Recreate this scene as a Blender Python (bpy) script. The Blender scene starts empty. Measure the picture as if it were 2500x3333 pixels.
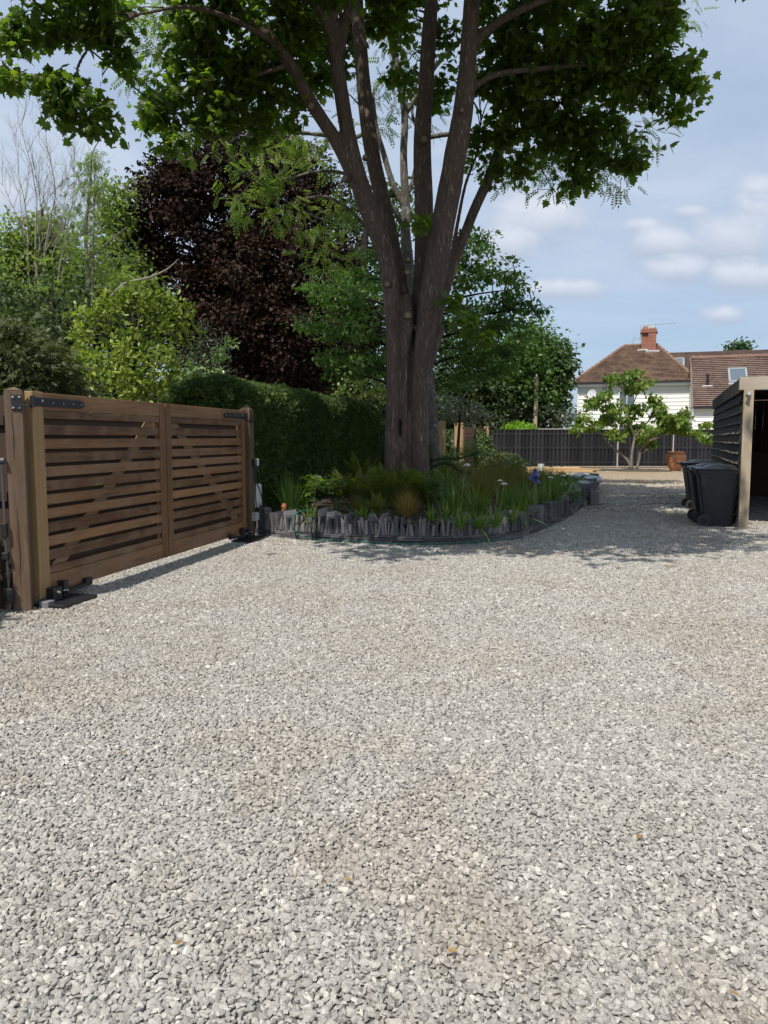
import bpy, math, random
import numpy as np
from mathutils import Vector, Matrix, noise

S = bpy.context.scene
COL = S.collection
R = math.radians
random.seed(7)

# ------------------------------------------------------------------ camera
CAM_H = 1.5
PITCH = R(5.5)
cd = bpy.data.cameras.new('camera')
cam = bpy.data.objects.new('camera', cd); COL.objects.link(cam)
cam.location = (0, 0, CAM_H); cam.rotation_euler = (R(90) - PITCH, 0, 0)
cd.sensor_fit = 'HORIZONTAL'; cd.sensor_width = 36; cd.lens = 36
cd.clip_start = 0.05; cd.clip_end = 2000
S.camera = cam
S.view_settings.view_transform = 'Standard'; S.view_settings.look = 'None'
S.view_settings.gamma = 1; S.view_settings.exposure = 0.22

# ------------------------------------------------------------------ sun
SUN_AZ, SUN_EL = R(25), R(57)
sdir = Vector((-math.sin(SUN_AZ)*math.cos(SUN_EL), -math.cos(SUN_AZ)*math.cos(SUN_EL), math.sin(SUN_EL)))
sl = bpy.data.lights.new('sun', 'SUN'); sl.energy = 4.4; sl.angle = R(0.55); sl.color = (1, 0.95, 0.88)
so = bpy.data.objects.new('sun', sl); COL.objects.link(so)
so.rotation_euler = sdir.to_track_quat('Z', 'Y').to_euler()

# ------------------------------------------------------------------ node helper
class NT:
    def __init__(s, tree): s.t = tree; tree.nodes.clear()
    def n(s, kind, ins=None, **kw):
        nd = s.t.nodes.new(kind)
        for k, v in kw.items(): setattr(nd, k, v)
        if ins:
            for k, v in ins.items():
                sock = nd.inputs[k]
                if isinstance(v, bpy.types.NodeSocket): s.t.links.new(v, sock)
                else: sock.default_value = v
        return nd
    def math(s, op, a, b=0.0, c=0.0, clamp=False):
        return s.n('ShaderNodeMath', {0: a, 1: b, 2: c}, operation=op, use_clamp=clamp).outputs[0]
    def mix(s, f, a, b, blend='MIX'):
        nd = s.n('ShaderNodeMix', {0: f, 6: a, 7: b}, data_type='RGBA', blend_type=blend)
        return nd.outputs[2]
    def ramp(s, f, stops, interp='LINEAR'):
        nd = s.n('ShaderNodeValToRGB', {0: f}); cr = nd.color_ramp; cr.interpolation = interp
        while len(cr.elements) < len(stops): cr.elements.new(0.5)
        for e, (p, c) in zip(cr.elements, stops):
            e.position = p; e.color = c if len(c) == 4 else (*c, 1)
        return nd.outputs[0]
    def noise(s, vec, scale, detail=3, rough=0.55, dist=0.0):
        ins = {'Scale': scale, 'Detail': detail, 'Roughness': rough, 'Distortion': dist}
        if vec is not None: ins['Vector'] = vec
        return s.n('ShaderNodeTexNoise', ins).outputs[0]
    def smooth(s, v, a, b):
        return s.n('ShaderNodeMapRange', {0: v, 1: a, 2: b, 3: 0.0, 4: 1.0}, interpolation_type='SMOOTHSTEP').outputs[0]

# ------------------------------------------------------------------ world: sky with thin veil and small clouds
wd = bpy.data.worlds.new('World'); S.world = wd; wd.use_nodes = True
w = NT(wd.node_tree)
sky = w.n('ShaderNodeTexSky', sky_type='NISHITA', sun_disc=False, sun_elevation=SUN_EL, sun_rotation=R(205), air_density=1.3, dust_density=1.0, ozone_density=2.0)
tc = w.n('ShaderNodeTexCoord').outputs['Generated']
sp = w.n('ShaderNodeSeparateXYZ', {0: tc})
X, Y, Z = sp.outputs
zz = w.math('MAXIMUM', Z, 0.0)
den = w.math('ADD', zz, 0.16)
pl = w.n('ShaderNodeCombineXYZ', {0: w.math('DIVIDE', X, den), 1: w.math('MULTIPLY', w.math('DIVIDE', Y, den), 1.5), 2: 0.3}).outputs[0]
veiln = w.noise(pl, 0.9, 5, 0.55, 0.4)
veil = w.smooth(veiln, 0.25, 0.62)
hfac = w.smooth(Z, 0.075, 0.26)                      # clearer blue low down
veil = w.math('MULTIPLY', w.math('ADD', 0.55, w.math('MULTIPLY', veil, 0.42)), w.math('ADD', 0.30, w.math('MULTIPLY', hfac, 0.68)))
lp = w.noise(pl, 2.2, 4, 0.5, 0.2)
veilcol = w.ramp(lp, [(0.3, (4.0, 4.85, 6.2)), (0.7, (5.1, 5.8, 6.9))])
base = w.mix(w.math('ADD', 0.5, w.math('MULTIPLY', hfac, -0.25)), sky.outputs[0], (2.3, 3.9, 7.0, 1))
skyc = w.mix(veil, base, veilcol)
# cumulus given by direction: u = x/y, v = z/y
Yp = w.math('MAXIMUM', w.math('ABSOLUTE', Y), 0.05)
U = w.math('DIVIDE', X, Yp); V = w.math('DIVIDE', Z, Yp)
uv = w.n('ShaderNodeCombineXYZ', {0: U, 1: w.math('MULTIPLY', V, 1.25), 2: 0}).outputs[0]
n1 = w.noise(uv, 8.0, 7, 0.62, 0.5)
n2 = w.noise(uv, 24.0, 5, 0.6, 0.2)
nn = w.math('ADD', w.math('MULTIPLY', w.math('SUBTRACT', n1, 0.5), 3.2), w.math('MULTIPLY', w.math('SUBTRACT', n2, 0.5), 1.0))
cl = [(1740, 715, 170, 95), (1640, 790, 120, 70), (2420, 770, 190, 105), (2480, 690, 130, 80), (2150, 790, 120, 60), (2460, 900, 170, 60), (2200, 880, 110, 50), (2350, 1025, 80, 36), (1830, 940, 170, 40), (20, 640, 100, 80), (2250, 690, 70, 30), (2080, 735, 70, 32), (2480, 620, 90, 60)]
dens = None; shade = None
for (px, py, rx, ry) in cl:
    xc = (px-1250)/2500; yc = (1666.5-py)/2500
    d = Vector((xc, math.cos(PITCH)+yc*math.sin(PITCH), -math.sin(PITCH)+yc*math.cos(PITCH)))
    u0, v0 = d.x/d.y, d.z/d.y
    a = w.math('DIVIDE', w.math('SUBTRACT', U, u0), rx/2500); b = w.math('DIVIDE', w.math('SUBTRACT', V, v0), ry/2500)
    r2 = w.math('ADD', w.math('MULTIPLY', a, a), w.math('MULTIPLY', b, b))
    val = w.math('ADD', w.math('SUBTRACT', 0.9, r2), nn)
    m = w.smooth(val, -0.7, 1.2)
    sh = w.math('MULTIPLY', m, w.smooth(b, -0.9, 0.5))
    dens = m if dens is None else w.math('MAXIMUM', dens, m)
    shade = sh if shade is None else w.math('MAXIMUM', shade, sh)
front = w.math('GREATER_THAN', Y, 0.0)
dens = w.math('MULTIPLY', dens, front)
ccol = w.mix(shade, (3.9, 4.45, 5.5, 1), (6.5, 6.8, 7.5, 1))
skyc = w.mix(w.math('MULTIPLY', dens, 0.8), skyc, ccol)
bg = w.n('ShaderNodeBackground', {0: skyc, 1: 0.105})
w.t.links.new(bg.outputs[0], w.n('ShaderNodeOutputWorld').inputs[0])

# ------------------------------------------------------------------ placing things: a pixel of the photograph plus a distance gives a point in the garden
def W(px, py, Yd):
    xc = (px-1250)/2500; yc = (1666.5-py)/2500
    d = Vector((xc, math.cos(PITCH)+yc*math.sin(PITCH), -math.sin(PITCH)+yc*math.cos(PITCH)))
    t = Yd/d.y
    return Vector((d.x*t, Yd, CAM_H + d.z*t))
def G(px, py, z=0.0):
    xc = (px-1250)/2500; yc = (1666.5-py)/2500
    d = Vector((xc, math.cos(PITCH)+yc*math.sin(PITCH), -math.sin(PITCH)+yc*math.cos(PITCH)))
    t = (z-CAM_H)/d.z
    return Vector((d.x*t, d.y*t, z))
K = 1.507
def D(x, y, Yd): return W(x*K, y*K, Yd)                 # same, in the scale of the overview
def Z4(x, y, Yd): return W(1800+x*0.422, 1000+y*0.422, Yd)

# ------------------------------------------------------------------ objects
def tag(o, label=None, cat=None, group=None, kind=None):
    if label: o['label'] = label
    if cat: o['category'] = cat
    if group: o['group'] = group
    if kind: o['kind'] = kind
    return o
def thing(name, label, cat, loc=(0, 0, 0), rz=0, group=None):
    o = bpy.data.objects.new(name, None); COL.objects.link(o)
    o.location = loc; o.rotation_euler = (0, 0, rz); o.empty_display_size = 0.2
    return tag(o, label, cat, group)
def copy_tree(o, parent=None):
    c = o.copy(); COL.objects.link(c); c.parent = parent
    for ch in list(o.children):
        copy_tree(ch, c)
    return c

def raw_mesh(name, V, F, k, mat, parent=None, var=None, smooth=False, loc=None):
    """V (n,3), F (m,k) -> one mesh object"""
    me = bpy.data.meshes.new(name)
    V = np.asarray(V, dtype=np.float32); F = np.asarray(F, dtype=np.int32)
    me.vertices.add(len(V)); me.vertices.foreach_set('co', V.ravel())
    me.loops.add(F.size); me.loops.foreach_set('vertex_index', F.ravel())
    me.polygons.add(len(F)); me.polygons.foreach_set('loop_start', np.arange(0, F.size, k, dtype=np.int32))
    if smooth: me.polygons.foreach_set('use_smooth', np.ones(len(F), dtype=bool))
    else: me.polygons.foreach_set('use_smooth', np.zeros(len(F), dtype=bool))
    me.update(calc_edges=True)
    if var is not None:
        at = me.attributes.new('var', 'FLOAT', 'POINT'); at.data.foreach_set('value', np.asarray(var, dtype=np.float32))
    me.materials.append(mat)
    o = bpy.data.objects.new(name, me); COL.objects.link(o)
    if parent: o.parent = parent
    if loc is not None: o.location = loc
    return o

SPLIT = {'rib', 'bolt', 'post', 'stile', 'batten', 'junction_box', 'split', 'rail', 'stud', 'pivot_block', 'corbel'}
class MB:
    def __init__(s): s.v = []; s.f = []; s.a = []
    def add(s, verts, faces, var=0.5):
        b = len(s.v); s.v += [tuple(v) for v in verts]; s.f += [tuple(i+b for i in f) for f in faces]; s.a += [var]*len(verts)
    def box(s, c, sz, M=None, var=0.5, top=None, jit=0.0):
        """c centre, sz full size; M 3x3 rotation; top=(fx,fy) scales the top"""
        hx, hy, hz = sz[0]/2, sz[1]/2, sz[2]/2
        fx, fy = top or (1, 1)
        vs = []
        for z, ax, ay in ((-hz, 1, 1), (hz, fx, fy)):
            for x, y in ((-1, -1), (1, -1), (1, 1), (-1, 1)):
                v = Vector((x*hx*ax, y*hy*ay, z))
                if jit: v += Vector((random.uniform(-jit, jit), random.uniform(-jit, jit), random.uniform(-jit, jit)))
                if M is not None: v = M @ v
                vs.append(v + Vector(c))
        s.add(vs, [(3, 2, 1, 0), (4, 5, 6, 7), (0, 1, 5, 4), (1, 2, 6, 5), (2, 3, 7, 6), (3, 0, 4, 7)], var)
    def bar(s, a, b, wd, ht, var=0.5, up=(0, 0, 1)):
        """rectangular bar from a to b; wd across, ht along up"""
        a = Vector(a); b = Vector(b); t = (b-a); L = t.length; t.normalize()
        u = Vector(up); side = t.cross(u)
        if side.length < 1e-4: side = t.cross(Vector((1, 0, 0)))
        side.normalize(); u = side.cross(t).normalized()
        M = Matrix((t, -side, u)).transposed()
        s.box((a+b)/2, (L, wd, ht), M, var)
    def tube(s, pts, rad, n=8, var=0.5, rough=0.0, flat=1.0, seed=0):
        pts = [Vector(p) for p in pts]
        if not isinstance(rad, (list, tuple)): rad = [rad]*len(pts)
        vs = []; fs = []; nrm = None
        for i, p in enumerate(pts):
            if i == 0: t = pts[1]-p
            elif i == len(pts)-1: t = p-pts[i-1]
            else: t = pts[i+1]-pts[i-1]
            t = t.normalized() if t.length > 1e-9 else Vector((0, 0, 1))
            if nrm is None:
                nrm = t.cross(Vector((0.31, 0.95, 0.05)));
                if nrm.length < 1e-3: nrm = t.cross(Vector((1, 0, 0)))
            nrm = (nrm - t*nrm.dot(t)).normalized(); bi = t.cross(nrm)
            for k in range(n):
                a = 2*math.pi*k/n; r = rad[i]
                if rough:
                    r *= 1 + rough*noise.noise(Vector((math.cos(a)*1.3, math.sin(a)*1.3, i*0.35+seed*7.1)))
                vs.append(p + nrm*math.cos(a)*r + bi*math.sin(a)*r*flat)
        for i in range(len(pts)-1):
            for k in range(n):
                k2 = (k+1) % n
                fs.append((i*n+k, i*n+k2, (i+1)*n+k2, (i+1)*n+k))
        fs.append(tuple(range(n-1, -1, -1))); m = (len(pts)-1)*n; fs.append(tuple(m+k for k in range(n)))
        s.add(vs, fs, var)
    def lathe(s, prof, c=(0, 0, 0), n=24, var=0.5, M=None):
        vs = []; fs = []
        for (r, z) in prof:
            for k in range(n):
                a = 2*math.pi*k/n; v = Vector((r*math.cos(a), r*math.sin(a), z))
                if M is not None: v = M @ v
                vs.append(v+Vector(c))
        for i in range(len(prof)-1):
            for k in range(n):
                k2 = (k+1) % n; fs.append((i*n+k, i*n+k2, (i+1)*n+k2, (i+1)*n+k))
        fs.append(tuple(range(n-1, -1, -1))); m = (len(prof)-1)*n; fs.append(tuple(m+k for k in range(n)))
        s.add(vs, fs, var)
    def quad(s, a, b, c, d, var=0.5): s.add([a, b, c, d], [(0, 1, 2, 3)], var)
    def build(s, name, mat, parent=None, smooth=False, bevel=0.0, seg=1, loc=None):
        if name in SPLIT and len(s.f) > 1:                # separate pieces become separate parts
            par = list(range(len(s.v)))
            def fd(i):
                while par[i] != i: par[i] = par[par[i]]; i = par[i]
                return i
            for f in s.f:
                for q in f[1:]: par[fd(q)] = fd(f[0])
            roots = sorted(set(fd(f[0]) for f in s.f))
            if len(roots) > 1:
                out = None
                for r in roots:
                    m = MB(); mp = {}
                    for i in range(len(s.v)):
                        if fd(i) == r: mp[i] = len(m.v); m.v.append(s.v[i]); m.a.append(s.a[i])
                    m.f = [tuple(mp[q] for q in f) for f in s.f if fd(f[0]) == r]
                    out = m.build(name, mat, parent, smooth, bevel, seg, loc)
                return out
        me = bpy.data.meshes.new(name); me.from_pydata(s.v, [], s.f)
        if smooth:
            me.polygons.foreach_set('use_smooth', [True]*len(me.polygons))
        at = me.attributes.new('var', 'FLOAT', 'POINT'); at.data.foreach_set('value', s.a)
        me.materials.append(mat); me.update()
        o = bpy.data.objects.new(name, me); COL.objects.link(o)
        if parent: o.parent = parent
        if loc is not None: o.location = loc
        if bevel:
            m = o.modifiers.new('bevel', 'BEVEL'); m.width = bevel; m.segments = seg; m.limit_method = 'ANGLE'; m.angle_limit = R(40)
        if smooth == 'auto': pass
        return o

# ------------------------------------------------------------------ materials
def newmat(name):
    m = bpy.data.materials.new(name); m.use_nodes = True; return m, NT(m.node_tree)
def finish(t, shader):
    t.t.links.new(shader, t.n('ShaderNodeOutputMaterial').inputs[0])
def plain(name, col, rough=0.6, metal=0.0, bump=0.0, bscale=40, var=0.15, spec=0.5, coat=0):
    m, t = newmat(name)
    co = t.n('ShaderNodeTexCoord').outputs['Object']
    n = t.noise(co, bscale*0.3, 4); at = t.n('ShaderNodeAttribute', attribute_name='var').outputs['Fac']
    f = t.math('ADD', t.math('MULTIPLY', n, 0.6), t.math('MULTIPLY', at, 0.4))
    c = t.mix(f, tuple(x*(1-var) for x in col)+(1,), tuple(min(1, x*(1+var)) for x in col)+(1,))
    ins = {'Base Color': c, 'Roughness': rough, 'Metallic': metal, 'Specular IOR Level': spec, 'Coat Weight': coat}
    if bump:
        bn = t.noise(co, bscale, 4)
        ins['Normal'] = t.n('ShaderNodeBump', {'Strength': bump, 'Distance': 0.01, 'Height': bn}).outputs[0]
    finish(t, t.n('ShaderNodeBsdfPrincipled', ins).outputs[0]); return m
def wood(name, dark, light, axis='X', rough=0.65, fine=60, grey=None, bump=0.35):
    m, t = newmat(name)
    co = t.n('ShaderNodeTexCoord').outputs['Object']
    at = t.n('ShaderNodeAttribute', attribute_name='var').outputs['Fac']
    sc = {'X': (0.06, 1, 1), 'Y': (1, 0.06, 1), 'Z': (1, 1, 0.06)}[axis]
    off = t.n('ShaderNodeCombineXYZ', {0: t.math('MULTIPLY', at, 37.0), 1: t.math('MULTIPLY', at, 11.0), 2: t.math('MULTIPLY', at, 23.0)}).outputs[0]
    mp = t.n('ShaderNodeMapping', {0: co, 1: off, 3: sc}).outputs[0]
    g = t.noise(mp, fine, 6, 0.65, 0.6); g2 = t.noise(mp, fine*0.18, 4, 0.6, 1.2)
    f = t.math('ADD', t.math('MULTIPLY', g, 0.55), t.math('MULTIPLY', g2, 0.6))
    f = t.math('ADD', f, t.math('MULTIPLY', t.math('SUBTRACT', at, 0.5), 0.55))
    c = t.mix(t.smooth(f, 0.25, 0.95), (*dark, 1), (*light, 1))
    if grey:
        gn = t.noise(co, 2.2, 5, 0.6); c = t.mix(t.math('MULTIPLY', t.smooth(gn, 0.4, 0.75), 0.6), c, (*grey, 1))
    bmp = t.n('ShaderNodeBump', {'Strength': bump, 'Distance': 0.004, 'Height': g}).outputs[0]
    finish(t, t.n('ShaderNodeBsdfPrincipled', {'Base Color': c, 'Roughness': rough, 'Normal': bmp, 'Specular IOR Level': 0.35}).outputs[0]); return m
def leafmat(name, c1, c2, c3=None, trans=0.35, rough=0.45, tmul=1.8, patch=0.6, spec=0.35):
    """per leaf tint (var) plus broad patches of slightly different foliage"""
    m, t = newmat(name)
    at = t.n('ShaderNodeAttribute', attribute_name='var').outputs['Fac']
    co = t.n('ShaderNodeTexCoord').outputs['Object']
    pn = t.noise(co, patch, 3)
    f = t.math('ADD', t.math('MULTIPLY', at, 0.7), t.math('MULTIPLY', t.smooth(pn, 0.3, 0.7), 0.3))
    stops = [(0.0, c1), (0.62, c2), (1.0, c3 or c2)]
    c = t.ramp(f, stops)
    p = t.n('ShaderNodeBsdfPrincipled', {'Base Color': c, 'Roughness': rough, 'Specular IOR Level': spec})
    tcol = t.mix(1.0, c, (tmul, tmul*1.15, tmul*0.45, 1), 'MULTIPLY')
    tr = t.n('ShaderNodeBsdfTranslucent', {0: tcol})
    mx = t.n('ShaderNodeMixShader', {0: trans, 1: p.outputs[0], 2: tr.outputs[0]})
    finish(t, mx.outputs[0]); return m
def bark(name, dark, light, sc=9.0, bump=0.9, spots=None, dist=0.03, zs=0.09):
    m, t = newmat(name)
    co = t.n('ShaderNodeTexCoord').outputs['Object']
    mp = t.n('ShaderNodeMapping', {0: co, 3: (1, 1, zs)}).outputs[0]
    g = t.noise(mp, sc*3, 6, 0.7, 0.7)
    rid = t.math('ABSOLUTE', t.math('SUBTRACT', g, 0.5)); rid = t.smooth(rid, 0.0, 0.13)
    mp2 = t.n('ShaderNodeMapping', {0: co, 3: (1, 1, zs*4)}).outputs[0]
    b2 = t.noise(mp2, sc*6, 4, 0.6)
    big = t.noise(co, 1.6, 4, 0.6)
    f = t.math('ADD', t.math('MULTIPLY', rid, 0.45), t.math('ADD', t.math('MULTIPLY', big, 0.5), t.math('MULTIPLY', b2, 0.12)))
    c = t.mix(t.smooth(f, 0.3, 1.05), (*dark, 1), (*light, 1))
    if spots:
        sn = t.noise(co, 3.0, 6, 0.75); c = t.mix(t.math('MULTIPLY', t.smooth(sn, 0.52, 0.66), 0.8), c, (*spots, 1))
    h = t.math('ADD', t.math('MULTIPLY', rid, 1.0), t.math('MULTIPLY', b2, 0.5))
    bmp = t.n('ShaderNodeBump', {'Strength': bump, 'Distance': dist, 'Height': h}).outputs[0]
    finish(t, t.n('ShaderNodeBsdfPrincipled', {'Base Color': c, 'Roughness': 0.85, 'Normal': bmp, 'Specular IOR Level': 0.2}).outputs[0]); return m

# ------------------------------------------------------------------ foliage
def shp(kind):
    if kind == 'quad':
        return np.array([(0, 0, 0), (.33, .5, .06), (0, 1, 0), (-.33, .5, .06)]), np.array([(0, 1, 2, 3)])
    if kind == 'oval':
        v = [(0, 0, 0), (.22, .25, .07), (.25, .6, .07), (0, 1, -.06), (-.25, .6, .07), (-.22, .25, .07), (0, .45, 0)]
        return np.array(v), np.array([(6, i, (i+1) % 6) for i in range(6)])
    if kind == 'maple':
        o = [(0, 0), (.10, .02), (.30, -.10), (.27, .10), (.56, .22), (.36, .40), (.46, .62), (.25, .60), (.13, .78), (0, 1.0), (-.13, .78), (-.25, .60), (-.46, .62), (-.36, .40), (-.56, .22), (-.27, .10), (-.30, -.10), (-.10, .02)]
        v = [(x, y, -.16*(x*x*2+(y-.3)**2)+.03*math.sin(x*9)) for x, y in o] + [(0, .32, .03)]
        n = len(o); return np.array(v), np.array([(n, i, (i+1) % n) for i in range(n)])
    if kind == 'heart':
        o = [(0, 0), (.22, -.08), (.42, .12), (.40, .42), (.2, .75), (0, 1.05), (-.2, .75), (-.40, .42), (-.42, .12), (-.22, -.08)]
        v = [(x, y, -.25*y*y+abs(x)*.15) for x, y in o] + [(0, .3, -.03)]
        n = len(o); return np.array(v), np.array([(n, i, (i+1) % n) for i in range(n)])
    if kind == 'pinnate':
        v = []; f = []
        def lf(x, y, a, L, W_):
            b = len(v); dx, dy = math.sin(a), math.cos(a); z = -.25*y*y
            for (p, q) in ((0, 0), (.5, W_), (1, 0), (.5, -W_)):
                v.append((x+dx*p*L+dy*q*L, y+dy*p*L-dx*q*L, z-.06*p))
            f.append((b, b+1, b+2, b+3))
        for i in range(5):
            y = .12+.17*i
            lf(0, y, 1.15, .27, .26); lf(0, y, -1.15, .27, .26)
        lf(0, .93, 0, .25, .26)
        b = len(v); v += [(-.008, 0, 0), (.008, 0, 0), (.006, .95, -.22), (-.006, .95, -.22)]; f.append((b, b+1, b+2, b+3))
        return np.array(v), np.array(f)
    if kind == 'spray':
        v = []; f = []
        for a, L in ((-1.0, .6), (-.5, .8), (0, 1), (.5, .8), (1.0, .6)):
            b = len(v); dx, dy = math.sin(a), math.cos(a); W_ = .10
            for (p, q) in ((0, 0), (.5, W_), (1, 0), (.5, -W_)):
                v.append((dx*p*L+dy*q, dy*p*L-dx*q, .15*p*(1 if a else .2)-.2*p*p))
            f.append((b, b+1, b+2, b+3))
        return np.array(v), np.array(f)

def nrmz(a): return a/np.maximum(np.linalg.norm(a, axis=1, keepdims=True), 1e-9)
def leaves(P, Dv, Nv, size, kind, rng, svar=0.35):
    """P positions, Dv leaf direction, Nv wanted normal"""
    base, F = shp(kind); N = len(P)
    Yv = nrmz(Dv); Xv = nrmz(np.cross(Yv, Nv)); Zv = np.cross(Xv, Yv)
    M = np.stack([Xv, Yv, Zv], axis=1)                        # rows
    s = size*(1+svar*(rng.random(N)*2-1))
    V = np.einsum('vk,nkj->nvj', base, M)*s[:, None, None] + P[:, None, :]
    FF = (F[None] + (np.arange(N)*len(base))[:, None, None]).reshape(-1, F.shape[1])
    return V.reshape(-1, 3), FF, len(base)
def clumps(blobs, per_m3, rng, lo=0.45):
    """blobs: (centre, (rx,ry,rz)[, density]) -> clump centres and outward directions"""
    C = []; O = []
    for b in blobs:
        c = np.array(b[0]); r = np.array(b[1]) if isinstance(b[1], (tuple, list)) else np.array([b[1]]*3)
        dn = b[2] if len(b) > 2 else 1.0
        area = 4*math.pi*((r[0]*r[1])**1.6/3+(r[0]*r[2])**1.6/3+(r[1]*r[2])**1.6/3)**(1/1.6)
        n = max(3, int(area*per_m3*dn))
        d = nrmz(rng.normal(size=(n, 3))); rr = lo+(1-lo)*rng.random(n)**0.6
        C.append(c+d*r*rr[:, None]); O.append(nrmz(d/r))
    return np.vstack(C), np.vstack(O)
def foliage(name, mat, parent, blobs, per, nleaf, size, kind, rc=0.35, seed=1, lo=0.45, flat=0.6, droop=0.4, up=0.7, svar=0.35, cull=None):
    rng = np.random.default_rng(seed)
    C, O = clumps(blobs, per, rng, lo)
    if cull is not None:
        k = cull(C); C = C[k]; O = O[k]
    n = len(C)*nleaf
    ci = np.repeat(np.arange(len(C)), nleaf)
    cr = rc*(0.6+0.8*rng.random(len(C)))
    off = rng.normal(size=(n, 3))*0.5; off[:, 2] *= flat
    P = C[ci]+off*cr[ci][:, None]
    rnd = rng.normal(size=(n, 3))
    Dv = O[ci]*0.5+nrmz(rnd)*0.9+nrmz(off)*0.5; Dv[:, 2] -= droop
    Nv = O[ci]*0.35+rng.normal(size=(n, 3))*0.45; Nv[:, 2] += up
    V, F, nv = leaves(P, Dv, Nv, size, kind, rng, svar)
    cv = rng.random(len(C))
    var = np.clip(cv[ci]*0.5+rng.random(n)*0.5, 0, 1)
    o = raw_mesh(name, V, F, F.shape[1], mat, parent, np.repeat(var, nv))
    return o, C
def shell(P, N, size, kind, rng, jit=0.06, droop=0.1, nj=0.5):
    n = len(P)
    Pj = P+rng.normal(size=(n, 3))*jit
    Dv = N*0.7+rng.normal(size=(n, 3))*0.6; Dv[:, 2] -= droop
    Nv = N*0.3+rng.normal(size=(n, 3))*nj; Nv[:, 2] += 0.6
    return leaves(Pj, Dv, Nv, size, kind, rng)
def twigs(mb, C, skel, r0=0.03, r1=0.006, n=5, every=1, sag=0.15, rng=None, maxd=99):
    """skel: list of points on limbs; joins clumps to the limb nearest the trunk"""
    SK = np.array([tuple(p) for p in skel])
    for i in range(0, len(C), every):
        c = C[i]
        d = np.linalg.norm(SK-c, axis=1) + np.maximum(0, SK[:, 2]-c[2]+0.3)*0.8
        j = int(np.argmin(d)); a = Vector(SK[j]); b = Vector(c); L = (b-a).length
        if L < 0.15 or L > maxd: continue
        pts = []
        sd = Vector((noise.noise(b*1.7), noise.noise(b*1.3+Vector((5, 0, 0))), noise.noise(b*1.1+Vector((0, 9, 0)))))*L*0.22
        for k in range(6):
            t = k/5; p = a.lerp(b, t)+sd*math.sin(t*math.pi)+Vector((0, 0, sag*L*math.sin(t*math.pi)))
            pts.append(p)
        rr = min(r0, 0.008+L*0.009)
        mb.tube(pts, [rr*(1-t/5)+r1*(t/5) for t in range(6)], n)
def spline(pts, m=6):
    """Catmull-Rom through points (Vectors or tuples of any length)"""
    P = [Vector(p) for p in pts]; out = []
    for i in range(len(P)-1):
        p0 = P[max(i-1, 0)]; p1 = P[i]; p2 = P[i+1]; p3 = P[min(i+2, len(P)-1)]
        for k in range(m):
            t = k/m
            out.append(0.5*((2*p1)+(p2-p0)*t+(2*p0-5*p1+4*p2-p3)*t*t+(3*p1-p0-3*p2+p3)*t**3))
    out.append(P[-1]); return out
def limb(mb, pts, rad, n=10, m=5, rough=0.12, seed=0, var=0.5):
    P = spline(pts, m); L = len(pts)-1
    rr = []
    for i in range(len(P)):
        t = i/m; k = min(int(t), L-1); f = t-k; rr.append(rad[k]*(1-f)+rad[k+1]*f)
    mb.tube(P, rr, n, rough=rough, seed=seed, var=var); return P
# ================================================================== GROUND
def stonecol(t, var, name='g'):
    """grey limestone chippings with brownish patches"""
    geo = t.n('ShaderNodeNewGeometry').outputs['Position']
    sxy = t.n('ShaderNodeMapping', {0: geo, 3: (1, 1, 0)}).outputs[0]
    big = t.noise(sxy, 0.55, 4, 0.6, 0.3)
    mid = t.noise(sxy, 2.6, 3, 0.6)
    brown = t.smooth(t.math('ADD', big, t.math('MULTIPLY', mid, 0.4)), 0.60, 0.92)
    c = t.ramp(var, [(0.0, (.16, .154, .146)), (0.2, (.25, .241, .227)), (0.55, (.33, .319, .298)), (0.88, (.415, .402, .372)), (1.0, (.62, .60, .56))])
    tint = t.mix(t.math('MULTIPLY', brown, 0.8), (1.0, 0.985, 0.945, 1), (0.86, 0.775, 0.67, 1))
    c = t.mix(1.0, c, tint, 'MULTIPLY')
    yy = t.n('ShaderNodeSeparateXYZ', {0: geo}).outputs[1]
    far = t.smooth(t.math('ADD', yy, t.math('MULTIPLY', big, 6.0)), 21.0, 32.0)          # older buff gravel by the fence
    return t.mix(far, c, t.mix(1.0, c, (1.12, .93, .70, 1), 'MULTIPLY')), geo
m_stone, t = newmat('chippings')
at = t.n('ShaderNodeAttribute', attribute_name='var').outputs['Fac']
c, geo = stonecol(t, at)
vn = t.noise(geo, 130, 4, 0.7, 1.0)
c = t.mix(t.math('MULTIPLY', t.smooth(vn, 0.50, 0.64), 0.45), c, (.58, .56, .52, 1))
dn = t.noise(geo, 60, 4, 0.6); c = t.mix(t.math('MULTIPLY', t.smooth(dn, 0.45, 0.75), 0.25), c, (.20, .19, .175, 1))
bmp = t.n('ShaderNodeBump', {'Strength': 0.35, 'Distance': 0.002, 'Height': vn}).outputs[0]
finish(t, t.n('ShaderNodeBsdfPrincipled', {'Base Color': c, 'Roughness': 0.85, 'Normal': bmp, 'Specular IOR Level': 0.25}).outputs[0])

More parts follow.
